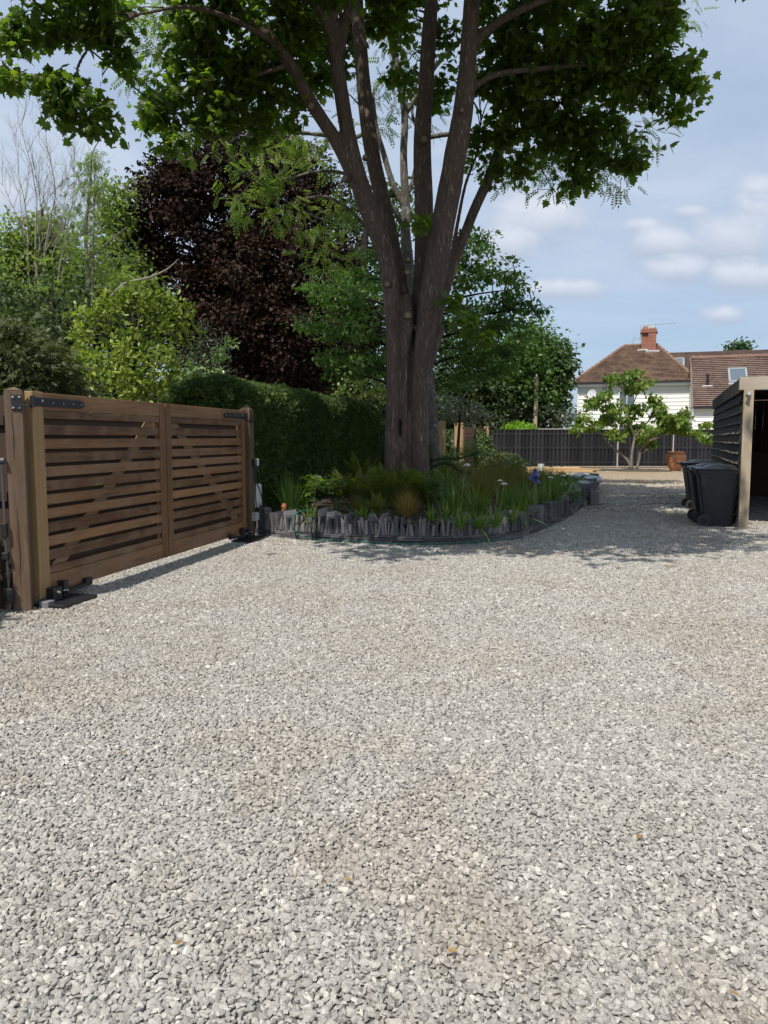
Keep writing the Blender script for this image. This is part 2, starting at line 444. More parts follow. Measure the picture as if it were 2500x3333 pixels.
m_grav, t = newmat('gravel_bed')
geo0 = t.n('ShaderNodeNewGeometry').outputs['Position']
vo = t.n('ShaderNodeTexVoronoi', {'Vector': geo0, 'Scale': 34.0, 'Randomness': 1.0})
vv = t.n('ShaderNodeSeparateColor', {0: vo.outputs['Color']}).outputs[0]
c, _ = stonecol(t, vv)
edge = t.smooth(vo.outputs['Distance'], 0.35, 0.75)
c = t.mix(t.math('MULTIPLY', edge, 0.4), c, (.16, .15, .14, 1))
bmp = t.n('ShaderNodeBump', {'Strength': 1.0, 'Distance': 0.018, 'Height': t.math('SUBTRACT', 1.0, vo.outputs['Distance'])}).outputs[0]
finish(t, t.n('ShaderNodeBsdfPrincipled', {'Base Color': c, 'Roughness': 0.9, 'Normal': bmp, 'Specular IOR Level': 0.2}).outputs[0])
m_earth = plain('earth', (.075, .06, .042), 0.95, bump=0.8, bscale=30, var=0.4)
m_grass = plain('rough_grass', (.06, .085, .03), 0.95, bump=0.8, bscale=20, var=0.4)

g = MB(); g.quad((-400, -60, -0.05), (400, -60, -0.05), (400, 700, -0.05), (-400, 700, -0.05))
tag(g.build('ground', m_grass), kind='structure')
g = MB(); g.quad((-12, -8, -0.005), (40, -8, -0.005), (40, 44, -0.005), (-12, 44, -0.005))
tag(g.build('driveway', m_grav), kind='structure')

# ---- curve of the raised bed wall (outer foot of the wall)
WP = [G(829, 1741), G(915, 1752), G(1050, 1762), G(1200, 1770), G(1340, 1775), G(1480, 1774), G(1600, 1765), G(1700, 1750), G(1775, 1722), G(1835, 1695), G(1880, 1667), G(1912, 1645), G(1935, 1617), G(1950, 1590)]
for p in WP: p.z = 0
wall = spline(WP, 8)
BED = [(p.x, p.y) for p in wall] + [(5.2, 24.5), (1.0, 23.0), (-0.4, 20.6), (-2.0, 12.6)]
BEDA = np.array(BED)
def in_bed(x, y):
    ins = np.zeros(len(x), bool); n = len(BEDA); j = n-1
    for i in range(n):
        xi, yi = BEDA[i]; xj, yj = BEDA[j]
        cnd = ((yi > y) != (yj > y)) & (x < (xj-xi)*(y-yi)/(yj-yi+1e-12)+xi)
        ins ^= cnd; j = i
    return ins
# ---- loose chippings
def icos(sub):
    import bmesh
    bm = bmesh.new(); bmesh.ops.create_icosphere(bm, subdivisions=sub, radius=1.0)
    v = np.array([tuple(x.co) for x in bm.verts]); f = np.array([[y.index for y in x.verts] for x in bm.faces]); bm.free(); return v, f
def rotm(rng, N):
    q = nrmz(rng.normal(size=(N, 4))); w_, x, y, z = q.T
    return np.stack([np.stack([1-2*(y*y+z*z), 2*(x*y-z*w_), 2*(x*z+y*w_)], 1), np.stack([2*(x*y+z*w_), 1-2*(x*x+z*z), 2*(y*z-x*w_)], 1), np.stack([2*(x*z-y*w_), 2*(y*z+x*w_), 1-2*(x*x+y*y)], 1)], 1)
def stones(y0, y1, pitch, sub, cuts, seed, zj=0.008, skip=0.0, side=1.3):
    rng = np.random.default_rng(seed)
    xs = np.arange(-y1*0.53-side, y1*0.53+side, pitch); ys = np.arange(y0, y1, pitch*0.9)
    Xg, Yg = np.meshgrid(xs, ys); Xg = Xg.ravel()+rng.normal(size=Xg.size)*pitch*0.33; Yg = Yg.ravel()+rng.normal(size=Yg.size)*pitch*0.33
    k = (np.abs(Xg) < Yg*0.53+side) & ~in_bed(Xg, Yg) & (Yg >= y0) & (Yg < y1) & (rng.random(Xg.size) >= skip)
    # nothing behind the gate line
    k &= (Xg > -3.25+(Yg-6.6)*0.212-0.25) | (Yg < 6.5)
    Xg = Xg[k]; Yg = Yg[k]; N = len(Xg)
    bv, bf = icos(sub)
    V = np.repeat(bv[None], N, 0).copy()
    for c in range(cuts):
        d = nrmz(rng.normal(size=(N, 3))); h = 0.40+0.42*rng.random(N)
        pr = np.einsum('nvk,nk->nv', V, d); ex = np.maximum(pr-h[:, None], 0); V -= ex[:, :, None]*d[:, None, :]
    sc = np.stack([0.72+0.5*rng.random(N), 0.55+0.45*rng.random(N), 0.42+0.30*rng.random(N)], 1)
    V *= sc[:, None, :]
    Rm = rotm(rng, N); V = np.einsum('nvk,nkj->nvj', V, Rm)
    V[:, :, 2] *= 0.74
    siz = pitch*1.0*(0.62+0.75*rng.random(N)**1.4)
    V *= siz[:, None, None]
    lf = np.array([noise.noise(Vector((x*0.9, y*0.9, 0))) for x, y in zip(Xg[::1], Yg[::1])]) if N < 60000 else np.sin(Xg*1.1)*np.cos(Yg*0.9)*0.3
    z = rng.random(N)*zj+lf*0.006-0.002
    V[:, :, 0] += Xg[:, None]; V[:, :, 1] += Yg[:, None]; V[:, :, 2] += z[:, None]
    var = np.clip(0.52+rng.normal(size=N)*0.25, 0.0, 0.93); w_ = rng.random(N) < 0.004; var[w_] = 1.0
    F = (bf[None]+(np.arange(N)*len(bv))[:, None, None]).reshape(-1, 3)
    return V.reshape(-1, 3), F, np.repeat(var, len(bv))
parts = [stones(1.2, 3.2, 0.0155, 2, 9, 1, 0.006, side=.8), stones(3.2, 6.0, 0.0170, 1, 5, 2, 0.005, side=.9), stones(6.0, 10.0, 0.0205, 1, 5, 5, 0.006, side=1.0), stones(10.0, 15.5, 0.029, 1, 3, 3, 0.009), stones(15.5, 27.0, 0.055, 1, 2, 4, 0.014, side=2)]
VV = np.vstack([p[0] for p in parts]); off = 0; FF = []
for p in parts: FF.append(p[1]+off); off += len(p[0])
o = raw_mesh('gravel', VV, np.vstack(FF), 3, m_stone, None, np.concatenate([p[2] for p in parts]))
tag(o, 'loose grey stone chippings covering the driveway', kind='stuff')
del VV, FF, parts

# a few dead leaves lying on the chippings
m_dead = leafmat('dead_leaf', (.14, .07, .03), (.28, .17, .06), (.36, .28, .10), trans=0.1, rough=0.7)
DL = [((2405, 3245), 'largest curled brown leaf on the gravel, lower right corner', .05), ((1455, 3095), 'ochre leaf on the gravel, nearest leaf right of the middle', .035), ((1060, 2880), 'orange leaf lying on the gravel near the bottom middle', .03), ((2085, 2720), 'small tan leaf on the sunlit gravel at right', .04), ((390, 2450), 'small yellow leaf on the brownish gravel at left', .04), ((1125, 2860), 'pale yellow leaf on the gravel, left of the middle', .035), ((565, 3075), 'rusty leaf scrap on the gravel, lower left', .035), ((2170, 1845), 'curled brown leaf on the gravel before the bins', .10)]
for i, ((px, py), lab, s) in enumerate(DL):
    rng = np.random.default_rng(50+i); p = G(px, py, 0.022)
    n = 1
    P = np.array([tuple(p)])+rng.normal(size=(n, 3))*(0 if n == 1 else .1); P[:, 2] = 0.025
    Dv = rng.normal(size=(n, 3)); Dv[:, 2] = 0.1; Nv = np.array([[.2, -.2, 1]]*n)
    V, F, nv = leaves(P, Dv, Nv, s*.75, 'oval', rng)
    o = raw_mesh('fallen_leaf', V, F, 3, m_dead, None, np.full(len(V), rng.random()*0.9))
    tag(o, lab, 'leaf', 'dead leaves on the gravel')

# ================================================================== DRIVEWAY GATE
m_gw = wood('gate_hardwood', (.070, .030, .013), (.36, .185, .080), 'X', 0.5, 55, grey=(.27, .18, .11))
m_gwz = wood('gate_stile_wood', (.090, .042, .019), (.31, .165, .075), 'Z', 0.5, 55)
m_gtan = wood('pale_hardwood', (.23, .135, .06), (.38, .25, .12), 'Z', 0.5, 60)
m_gbr = wood('brace_wood', (.15, .085, .042), (.26, .16, .085), 'X', 0.6, 60)
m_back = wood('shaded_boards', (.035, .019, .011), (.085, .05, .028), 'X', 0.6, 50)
m_post = wood('post_wood', (.045, .029, .018), (.19, .118, .070), 'Z', 0.75, 45, grey=(.14, .11, .08), bump=0.8)
m_iron = plain('black_iron', (.022, .022, .025), 0.45, 0.3, bump=0.2, bscale=60)
m_zinc = plain('zinc', (.55, .55, .55), 0.35, 0.8)
m_blackp = plain('black_rubber', (.015, .015, .016), 0.55)
m_greyp = plain('grey_plastic', (.36, .37, .36), 0.5)
m_whitep = plain('white_plastic', (.62, .63, .60), 0.45)
GA = Vector((-3.085, 6.72, 0)); GB = Vector((-2.075, 11.36, 0))
gdir = (GB-GA).normalized(); gang = math.atan2(gdir.y, gdir.x); GL = (GB-GA).length
Zb, Zt = 0.10, 1.90
def gate_leaf(label, origin, L, flip, tan):
    """local x along the gate, local -y towards the driveway"""
    g = thing('driveway_gate', label, 'gate', origin, gang, 'the pair of driveway gate leaves')
    sw = 0.125 if flip else 0.15
    hx, mx = (0.0, L-.125) if not flip else (L-sw, 0.0)
    b = MB(); b.box((hx+sw/2, 0, (Zb+Zt)/2-0.01), (sw, .075, Zt-Zb+0.03), var=.55); b.build('hinge_stile', tan, g, bevel=.004)
    b = MB(); b.box((mx+.0625, 0.002, (Zb+Zt)/2), (.121, .07, Zt-Zb), var=.45); b.build('meeting_stile', m_gwz, g, bevel=.004)
    x0 = (.125 if flip else sw)+.002; x1 = L-(sw if flip else .125)-.002; xc = (x0+x1)/2; w_ = x1-x0
    b = MB(); b.box((xc, 0.002, Zt-.075), (w_, .06, .15), var=.6); b.build('top_rail', m_gw, g, bevel=.003)
    b = MB(); b.box((xc, 0.002, Zb+.085), (w_, .06, .17), var=.55); b.build('bottom_rail', m_gw, g, bevel=.003)
    b = MB(); n = 12; z0 = Zb+.175; z1 = Zt-.155; hs = .091; pit = (z1-z0-hs)/(n-1)
    for i in range(n):
        z = z0+hs/2+pit*i
        hh = hs if 0 < i < n-1 else hs*.75
        if i == 0: z -= hs*.12
        if i == n-1: z += hs*.12
        b.box((xc, -.012, z), (w_, .022, hh), var=random.uniform(.1, .95))
    b.build('slats', m_gw, g, bevel=.002)
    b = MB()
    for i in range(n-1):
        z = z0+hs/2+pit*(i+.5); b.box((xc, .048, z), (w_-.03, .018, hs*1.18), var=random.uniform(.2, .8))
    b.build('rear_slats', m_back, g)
    b = MB()
    for xx in (x0+.03, x1-.03): b.box((xx, .018, (z0+z1)/2), (.035, .03, z1-z0), var=.6)
    b.build('batten', m_gwz, g)
    a = Vector((x0+.12, .018, z0+.02)); c = Vector((x1-.12, .018, z1-.06))
    if flip: a, c = Vector((x1-.12, .018, z0+.02)), Vector((x0+.06, .018, z1-.04))
    b = MB(); t_ = (c-a).normalized(); b.bar(a, c, .03, .13, .7, up=(0, 0, 1)); b.build('brace', m_gbr, g)
    # strap hinge on the top rail
    s = 1 if not flip else -1; hxx = .02 if not flip else L-.02
    b = MB(); zc = Zt-.085
    b.box((hxx+s*.34, -.046, zc), (.72, .008, .075)); b.box((hxx+s*.71, -.046, zc), (.04, .007, .05))
    b.tube([(hxx-s*.03, -.05, zc-.05), (hxx-s*.03, -.05, zc+.05)], .022, 10)
    h = b.build('strap_hinge', m_iron, g, bevel=.002)
    b = MB()
    for q in (.1, .25, .4, .55, .68): b.tube([(hxx+s*q, -.049, zc+(.012 if q == .1 else 0)), (hxx+s*q, -.056, zc+(.012 if q == .1 else 0))], .012 if q == .1 else .006, 8)
    b.build('bolt', m_zinc, h)
    return g
L1 = GL*0.497
gate_leaf('nearer leaf of the slatted hardwood driveway gate, beside the split post', GA, L1, False, m_gtan)
gate_leaf('farther leaf of the slatted hardwood driveway gate, ending at the hedge', GA+gdir*(L1+.018), GL-L1-.018, True, m_gwz)

def gate_post(base, w_, h, label, rz, side, cap=0.06):
    g = thing('gate_post', label, 'post', base, rz, 'driveway gate posts')
    b = MB()
    nseg = 12
    for k in range(1): b.box((0, 0, h/2-.03), (w_, w_, h+.06), jit=.002)
    b.build('shaft', m_post, g, bevel=.008, seg=2)
    b = MB(); hw = w_/2+.001
    b.add([(-hw, -hw, h+.001), (hw, -hw, h+.001), (hw, hw, h+.001), (-hw, hw, h+.001), (0, 0, h+cap)], [(0, 1, 4), (1, 2, 4), (2, 3, 4), (3, 0, 4), (3, 2, 1, 0)], .4)
    b.build('cap', m_post, g)
    return g
pn = Vector((gdir.y, -gdir.x, 0))                         # towards the driveway
p1 = GA-gdir*0.13-pn*0.035
post1 = gate_post(p1, .145, 1.90, 'thick weathered post with a long split at the near end of the gate', R(17), 1, .035)
b = MB(); b.box((.025, -.077, 1.80), (.075, .010, .13)); b.bar((.035, -.095, 1.77), (.13, -.095, 1.77), .03, .018)
br = b.build('hinge_bracket', m_iron, post1, bevel=.002)
b = MB()
for x in (.0, .05):
    for z in (1.755, 1.845): b.tube([(x, -.080, z), (x, -.090, z)], .009, 8)
b.build('bolt', m_zinc, br)
m_crack = plain('wood_crack', (.02, .014, .01), 0.9)
b = MB()                                                   # long drying split in the face
for (xa, za, zb2) in ((-.012, 1.72, 1.32), (-.004, .92, .25)):
    pts = []
    for k in range(14):
        z = za+(zb2-za)*k/13; pts.append((xa+.012*noise.noise(Vector((0, 3, z*5))), -.0735, z))
    b.tube(pts, [.0008+.0028*math.sin(math.pi*k/13) for k in range(14)], 5, flat=.5)
b.build('split', m_crack, post1)
p2 = GB+gdir*0.10+pn*0.02
post2 = gate_post(p2, .16, 1.91, 'far gate post with pointed cap, standing against the hedge', gang, 1, .09)
b = MB(); b.box((-.03, -.085, 1.78), (.08, .010, .12)); b.bar((-.13, -.08, 1.75), (0, -.10, 1.75), .03, .018)
b.build('hinge_bracket', m_iron, post2, bevel=.002)

# gate openers let into the gravel at each hinge foot
def opener(pos, label, s):
    g = thing('gate_opener', label, 'gate opener', pos, gang, 'gate openers at the hinge feet')
    b = MB(); b.box((s*.12, -.13, .022), (.50, .34, .03), jit=.004); b.build('cover_plate', m_iron, g, bevel=.004)
    b = MB(); b.box((s*.04, -.075, .10), (.12, .09, .12)); b.box((s*.19, -.065, .12), (.07, .07, .15)); b.build('pivot_block', m_iron, g, bevel=.005)
    b = MB(); b.bar((s*.18, -.09, .085), (s*.62, -.06, .10), .05, .035); b.box((s*.58, -.06, .115), (.10, .045, .07)); b.build('arm', m_iron, g, bevel=.003)
    b = MB(); b.tube([(s*.02, -.125, .12), (s*.02, -.15, .12)], .012, 8); b.tube([(s*.12, -.11, .115), (s*.19, -.115, .105)], .008, 8); b.build('bolt', m_zinc, g)
opener(GA+gdir*.10, 'black gate opener plate and arm at the foot of the near post', 1)
opener(GB-gdir*.05, 'black gate opener plate at the foot of the far post', -1)
b = MB(); b.box((0, 0, .03), (.10, .09, .07)); o = b.build('concrete_block', plain('dull_block', (.16, .165, .17), .8), bevel=.006); o.location = GA+pn*.10+gdir*.0; o.rotation_euler.z = gang
tag(o, 'small grey block beside the foot of the near gate post', 'block')

# boundary panel, conduit at the left edge
m_dkwood = wood('dark_fence_wood', (.018, .012, .009), (.06, .038, .025), 'Z', 0.8, 40)
g = thing('side_fence', 'dark brown fence panel behind the near gate post at the left edge', 'fence', (-3.22, 6.60, 0), R(168))
b = MB()
for k in range(9): b.box((.05+.13*k, 0, .93), (.126, .025, 1.86), var=random.random())
b.build('boards', m_dkwood, g, bevel=.003)
b = MB()
for z in (.3, 1.0, 1.65): b.box((.57, .035, z), (1.16, .04, .08))
b.build('rail', m_dkwood, g)
g = thing('conduit', 'dark grey cable conduit with junction boxes beside the near gate post', 'conduit', (0, 0, 0))
q = W(14, 1700, 6.48); q.z = 0
b = MB(); b.tube(spline([q+Vector((0, 0, 1.30)), q+Vector((.002, 0, .9)), q+Vector((.006, 0, .5)), q+Vector((.012, 0, .02))], 4), .011, 8)
b.tube([q+Vector((-.03, 0, 1.31)), q+Vector((.03, 0, 1.31))], .026, 10); b.build('pipe', m_greyp if 0 else plain('conduit_grey', (.07, .07, .075), .5), g)
b = MB(); b.box(q+Vector((0, .0, .72)), (.045, .05, .12)); b.box(q+Vector((0, 0, .50)), (.05, .05, .06)); b.box(q+Vector((.02, .0, .16)), (.06, .06, .12)); b.build('junction_box', m_blackp, g, bevel=.004)

# post fittings at the far post
g = thing('photocell', 'white gate photocell with black lens on the far gate post', 'photocell', p2+pn*.095+Vector((0, 0, 1.14)), gang)
b = MB(); b.box((.045, -.03, 0), (.09, .05, .105)); b.build('housing', m_whitep, g, bevel=.008, seg=2)
b = MB(); b.box((-.018, -.03, 0), (.034, .056, .11)); b.build('lens', m_blackp, g, bevel=.006)
q = p2+gdir*.18
g = thing('control_box', 'pale grey control box low beside the far gate post', 'control box', q+Vector((0, 0, 0)), gang)
b = MB(); b.box((.02, -.05, .63), (.20, .12, .36)); b.build('cover', m_whitep, g, bevel=.03, seg=3)
b = MB(); b.tube([(-.03, -.11, .53), (-.03, -.11, .46)], .035, 12); b.build('cable_gland', m_greyp, g)
b = MB(); b.box((0, 0, 0), (.10, .09, .13)); o = b.build('socket_box', m_greyp, bevel=.008); o.location = p2+pn*.11+Vector((0, 0, .33)); o.rotation_euler.z = gang
tag(o, 'small grey box low on the far gate post', 'socket box')
g = thing('power_cables', 'tangle of black cables hanging beside the far gate post', 'cable', (0, 0, 0))
pp = p2+pn*.10
def cab(pts, r=.009):
    b = MB(); b.tube(spline([pp+gdir*a+pn*c_+Vector((0, 0, z)) for a, c_, z in pts], 5), r, 6); b.build('cable', m_blackp, g, smooth=True)
cab([(.01, .02, 1.10), (.01, .02, .7), (.03, .03, .4), (.10, .05, .15), (.06, .06, .02)])
cab([(.03, .02, 1.10), (.05, .02, .85), (.13, .03, .75), (.20, .06, .5), (.24, .06, .3), (.22, .05, .18)])
cab([(.12, .05, .50), (.14, .06, .3), (.08, .08, .2), (.16, .08, .02)], .012)
cab([(.04, .06, .28), (.07, .08, .15), (.15, .08, .10), (.19, .07, .25), (.15, .05, .45)])
cab([(-.01, .06, .28), (.02, .08, .12), (.10, .10, .04), (.20, .06, .03)], .012)
cab([(.17, .05, .48), (.22, .07, .22), (.16, .08, .03)], .013)

# ================================================================== SLATE WALL AND BED
m_slate, t = newmat('slate')
co = t.n('ShaderNodeTexCoord').outputs['Object']; at = t.n('ShaderNodeAttribute', attribute_name='var').outputs['Fac']
n1_ = t.noise(co, 9, 5, 0.6); n2_ = t.noise(co, 70, 4, 0.7)
c = t.ramp(t.math('ADD', t.math('MULTIPLY', at, .65), t.math('MULTIPLY', n1_, .35)), [(0.1, (.045, .045, .049)), (.5, (.115, .112, .12)), (.95, (.26, .245, .24))])
c = t.mix(t.math('MULTIPLY', t.smooth(n2_, .55, .75), .35), c, (.30, .28, .27, 1))
bmp = t.n('ShaderNodeBump', {'Strength': .6, 'Distance': .004, 'Height': t.math('ADD', n2_, t.math('MULTIPLY', n1_, 2.0))}).outputs[0]
finish(t, t.n('ShaderNodeBsdfPrincipled', {'Base Color': c, 'Roughness': .55, 'Normal': bmp, 'Specular IOR Level': .45}).outputs[0])
# arc length table
acc = [0.0]
for i in range(1, len(wall)): acc.append(acc[-1]+(wall[i]-wall[i-1]).length)
WL = acc[-1]
def wat(s):
    s = min(max(s, 0), WL-1e-4); i = 0
    while acc[i+1] < s: i += 1
    f = (s-acc[i])/(acc[i+1]-acc[i]); p = wall[i].lerp(wall[i+1], f)
    a = wall[max(i-2, 0)]; c_ = wall[min(i+3, len(wall)-1)]; t_ = (c_-a).normalized()
    return p, t_, Vector((-t_.y, t_.x, 0))              # inward normal (left of travel)
rw = thing('slate_wall', 'low curved dry slate wall with upright coping stones round the planting bed', 'garden wall', (0, 0, 0))
rnd = random.Random(11)
b = MB()
def slab(mb, s0, s1, z0, z1, d0, d1, rnd, tilt=0, var=None, ztop=None):
    """stone between arc positions, heights and depths; corner jitter"""
    vs = []
    j = lambda a=.006: rnd.uniform(-a, a)
    k0 = rnd.uniform(-1, 1)*min(.02, (z1-z0)*.12)
    for zi in (0, 1):
        for (s, d, ci) in ((s0, d0, 0), (s1, d0, 1), (s1, d1, 2), (s0, d1, 3)):
            p, t_, nn_ = wat(s); z = z0 if zi == 0 else (z1 if ztop is None else ztop[ci])
            ss = tilt*(z-z0)
            v = p+nn_*(d+j(.004))+t_*(ss+j(.002)); v.z = z+(j(.006) if zi else 0); vs.append(v)
    mb.add(vs, [(3, 2, 1, 0), (4, 5, 6, 7), (0, 1, 5, 4), (1, 2, 6, 5), (2, 3, 7, 6), (3, 0, 4, 7)], rnd.random() if var is None else var)
s = 0.0; z = 0.0
rows = [(-.02, .055), (.058, .090), (.092, .127)]
for ri, (za, zb_) in enumerate(rows):
    s = rnd.uniform(-.2, 0)
    while s < WL:
        L = rnd.uniform(.14, .55); e = min(s+L, WL)
        if e-max(s, 0) > .03: slab(b, max(s, 0)+.003, e-.003, za+rnd.uniform(0, .004), zb_-rnd.uniform(0, .006), rnd.uniform(.0, .022), .30, rnd)
        s = e
b.build('base_course', m_slate, rw, bevel=.003)
b = MB(); s = 0.02
while s < WL-.03:
    th = rnd.uniform(.020, .060)
    if rnd.random() < .12: th *= 1.35
    h = rnd.gauss(.200, .042); h = min(max(h, .11), .30)
    far = s > 5.2
    if far: h = rnd.gauss(.235, .03)
    a = h+.13; tl = rnd.gauss(0, .13)
    ci = rnd.uniform(-.05, .03); sk = rnd.uniform(-.06, .06) if rnd.random() < .5 else rnd.uniform(-.012, .012)
    bk = rnd.uniform(-.07, .03)
    dpt = rnd.uniform(.22, .34)
    slab(b, s+.002, s+th-.003, .128, a, rnd.uniform(-.006, .03), dpt, rnd, tl, None, (a+sk, a-sk, a-sk+bk, a+sk+bk))
    s += th
b.build('coping', m_slate, rw, bevel=.004)
b = MB()                                                  # dark core so no light passes between stones
for i in range(0, len(wall)-1):
    pa, ta, na = wat(acc[i]); pb, tb, nb = wat(min(acc[i+1], WL-1e-3))
    vs = [pa+na*.05, pb+nb*.05, pb+nb*.24, pa+na*.24]
    b.add([v+Vector((0, 0, -.02)) for v in vs]+[v+Vector((0, 0, .22)) for v in vs], [(4, 5, 6, 7), (0, 1, 5, 4), (2, 3, 7, 6)], 0)
b.build('core', plain('mortar', (.04, .038, .038), .9), rw)

SOIL = .26
m_soil, t = newmat('bark_mulch')
geo0 = t.n('ShaderNodeNewGeometry').outputs['Position']
vo = t.n('ShaderNodeTexVoronoi', {'Vector': geo0, 'Scale': 38.0}); vc = t.n('ShaderNodeSeparateColor', {0: vo.outputs['Color']}).outputs[0]
c = t.ramp(vc, [(0, (.016, .012, .009)), (.6, (.045, .033, .024)), (1, (.10, .075, .055))])
bmp = t.n('ShaderNodeBump', {'Strength': 1, 'Distance': .02, 'Height': vo.outputs['Distance']}).outputs[0]
finish(t, t.n('ShaderNodeBsdfPrincipled', {'Base Color': c, 'Roughness': .95, 'Normal': bmp}).outputs[0])
inner = []
for i in range(len(wall)):
    p, t_, n_ = wat(acc[i]); inner.append(p+n_*.16)
bb = MB(); pts = [(p.x, p.y, SOIL) for p in inner]+[(5.9, 24.2, SOIL+.02), (1.2, 23.0, SOIL), (-.35, 20.7, SOIL), (-2.0, 12.7, SOIL), (-2.0, 12.0, SOIL)]
bb.add(pts, [tuple(range(len(pts)))], .5)
tag(bb.build('flower_bed_soil', m_soil), kind='structure')
# mulch chips
rng = np.random.default_rng(5); n = 5000
x = rng.uniform(-2, 6.5, n); y = rng.uniform(10.7, 18, n); k = in_bed(x, y); x = x[k]; y = y[k]
P = np.stack([x, y, np.full(len(x), SOIL+.012)], 1); Dv = rng.normal(size=P.shape); Dv[:, 2] *= .3; Nv = rng.normal(size=P.shape)*.4; Nv[:, 2] += 1
V, F, nv = leaves(P, Dv, Nv, .05, 'quad', rng, .5)
tag(raw_mesh('bark_mulch', V, F, 4, plain('mulch_chip', (.07, .05, .033), .9, var=.6), None, np.repeat(rng.random(len(P)), nv)), 'dark bark chips and leaf litter on the soil of the bed', kind='stuff')

# garden hose: over the wall at the left, then along its foot
m_hose = plain('green_hose', (.01, .13, .09), .4); m_hoseg = plain('pale_cable', (.32, .33, .31), .5); m_cabd = plain('dark_cable', (.02, .025, .02), .5)
def along(s, off, z):
    p, t_, n_ = wat(s); v = p-n_*off; v.z = z; return v
hs = []
pa, ta, na = wat(.95)
hs += [pa+na*.5+Vector((.06, 0, SOIL+.03)), pa+na*.3+Vector((.0, 0, .40)), pa+na*.12+Vector((-.05, 0, .41)), pa-na*.03+Vector((-.07, 0, .33)), pa-na*.05+Vector((-.06, 0, .18)), pa-na*.06+Vector((.06, 0, .07))]
s = 1.25
while s < 4.75: hs.append(along(s, .055+.03*math.sin(s*3)+.012*math.sin(s*9), .030)); s += .3
g = MB(); g.tube(spline(hs, 5), .0095, 8); o = g.build('garden_hose', m_hose, smooth=True); tag(o, 'green garden hose looped over the slate wall and lying along its foot', 'hose')
hs = []
s = 4.9
while s < 8.9: hs.append(along(s, .13+.05*math.sin(s*2.3), .028)); s += .35
g = MB(); g.tube(spline(hs, 5), .010, 8); o = g.build('pale_cable', m_hoseg, smooth=True); tag(o, 'pale grey cable lying along the right foot of the slate wall', 'cable')
hs = [G(1905, 1656, .028), G(1960, 1652, .025), G(1978, 1647, .025), G(1935, 1643, .025), G(1985, 1640, .025), G(2080, 1643, .025), G(2160, 1639, .028), G(2240, 1642, .03)]
g = MB(); g.tube(spline(hs, 6), .011, 6); o = g.build('black_cable', m_cabd, smooth=True); tag(o, 'dark cable running across the gravel from the brick stack to the bins', 'cable')
# ================================================================== BRICKS, BAGS, TIMBER, BUCKET, POT
m_brick = plain('grey_brick', (.22, .215, .21), .8, bump=.6, bscale=60, var=.3)
bs = G(1940, 1655)
k = 0
base = G(1936, 1652); 
g0 = None
for r in range(6):
    for cidx in range(2 if r < 5 else 1):
        b = MB(); b.box((0, 0, .028), (.20, .10, .055), jit=.003, var=random.random())
        o = b.build('paving_brick', m_brick, bevel=.004)
        o.location = base+Vector((.02*random.random(), .12+cidx*.11, r*.058)); o.rotation_euler.z = random.uniform(-.05, .05)+.15
        o['cidx'] = 0; del o['cidx']
        tag(o, '%s grey brick in the %s row of the stack by the slate wall' % (['bottom', 'second', 'third', 'fourth', 'fifth', 'sixth', 'seventh', 'topmost'][r], ['front', 'rear'][cidx]), 'brick', 'grey bricks stacked by the wall')
for i, (dx, a) in enumerate(((-.27, .42), (-.20, .42))):
    b = MB(); b.box((0, 0, .10), (.055, .10, .20), jit=.003, var=.8)
    o = b.build('leaning_brick', plain('pale_brick', (.26, .25, .235), .85, bump=.5, bscale=50), bevel=.004); o.location = base+Vector((dx, .02, .01)); o.rotation_euler = (0, -.45, .2)
    tag(o, ['outer pale brick tilted against the wall beside the stack', 'inner pale brick tilted between the wall and the stack'][i], 'brick', 'tilted bricks by the stack')
# crumpled woven sack on the far end of the wall
m_sack = plain('woven_sack', (.52, .55, .60), .6, bump=.7, bscale=25, var=.25)
def sack(c, sz, label, seed, rot):
    import bmesh
    bm = bmesh.new(); bmesh.ops.create_icosphere(bm, subdivisions=4, radius=1)
    for v in bm.verts:
        q = v.co.copy(); f = 1+.22*noise.noise(q*1.5+Vector((seed, 0, 0)))+.13*noise.noise(Vector((q.x*5, q.y*2, q.z*4))+Vector((0, seed, 0)))+.05*noise.noise(q*11)
        v.co = Vector((q.x*sz[0], q.y*sz[1], q.z*sz[2]))*f
        if v.co.z < -sz[2]*.5: v.co.z = -sz[2]*.5
    me = bpy.data.meshes.new('sack'); bm.to_mesh(me); bm.free(); me.materials.append(m_sack)
    me.polygons.foreach_set('use_smooth', [True]*len(me.polygons))
    o = bpy.data.objects.new('crumpled_sack', me); COL.objects.link(o); o.location = c; o.rotation_euler = (0, 0, rot); tag(o, label, 'sack', 'crumpled sacks on the bed'); return o
sack(W(1888, 1562, 21.0), (.62, .35, .17), 'white plastic sack crumpled on the far end of the slate wall, upper one', 1, .3)
sack(W(1868, 1580, 18.6), (.42, .3, .13), 'lower crumpled white sack spilling into the bed beside the wall', 4, .5)
sack(W(1835, 1558, 21.4), (.28, .25, .10), 'dark-edged small sack scrap behind the planting at the bed end', 9, .1)

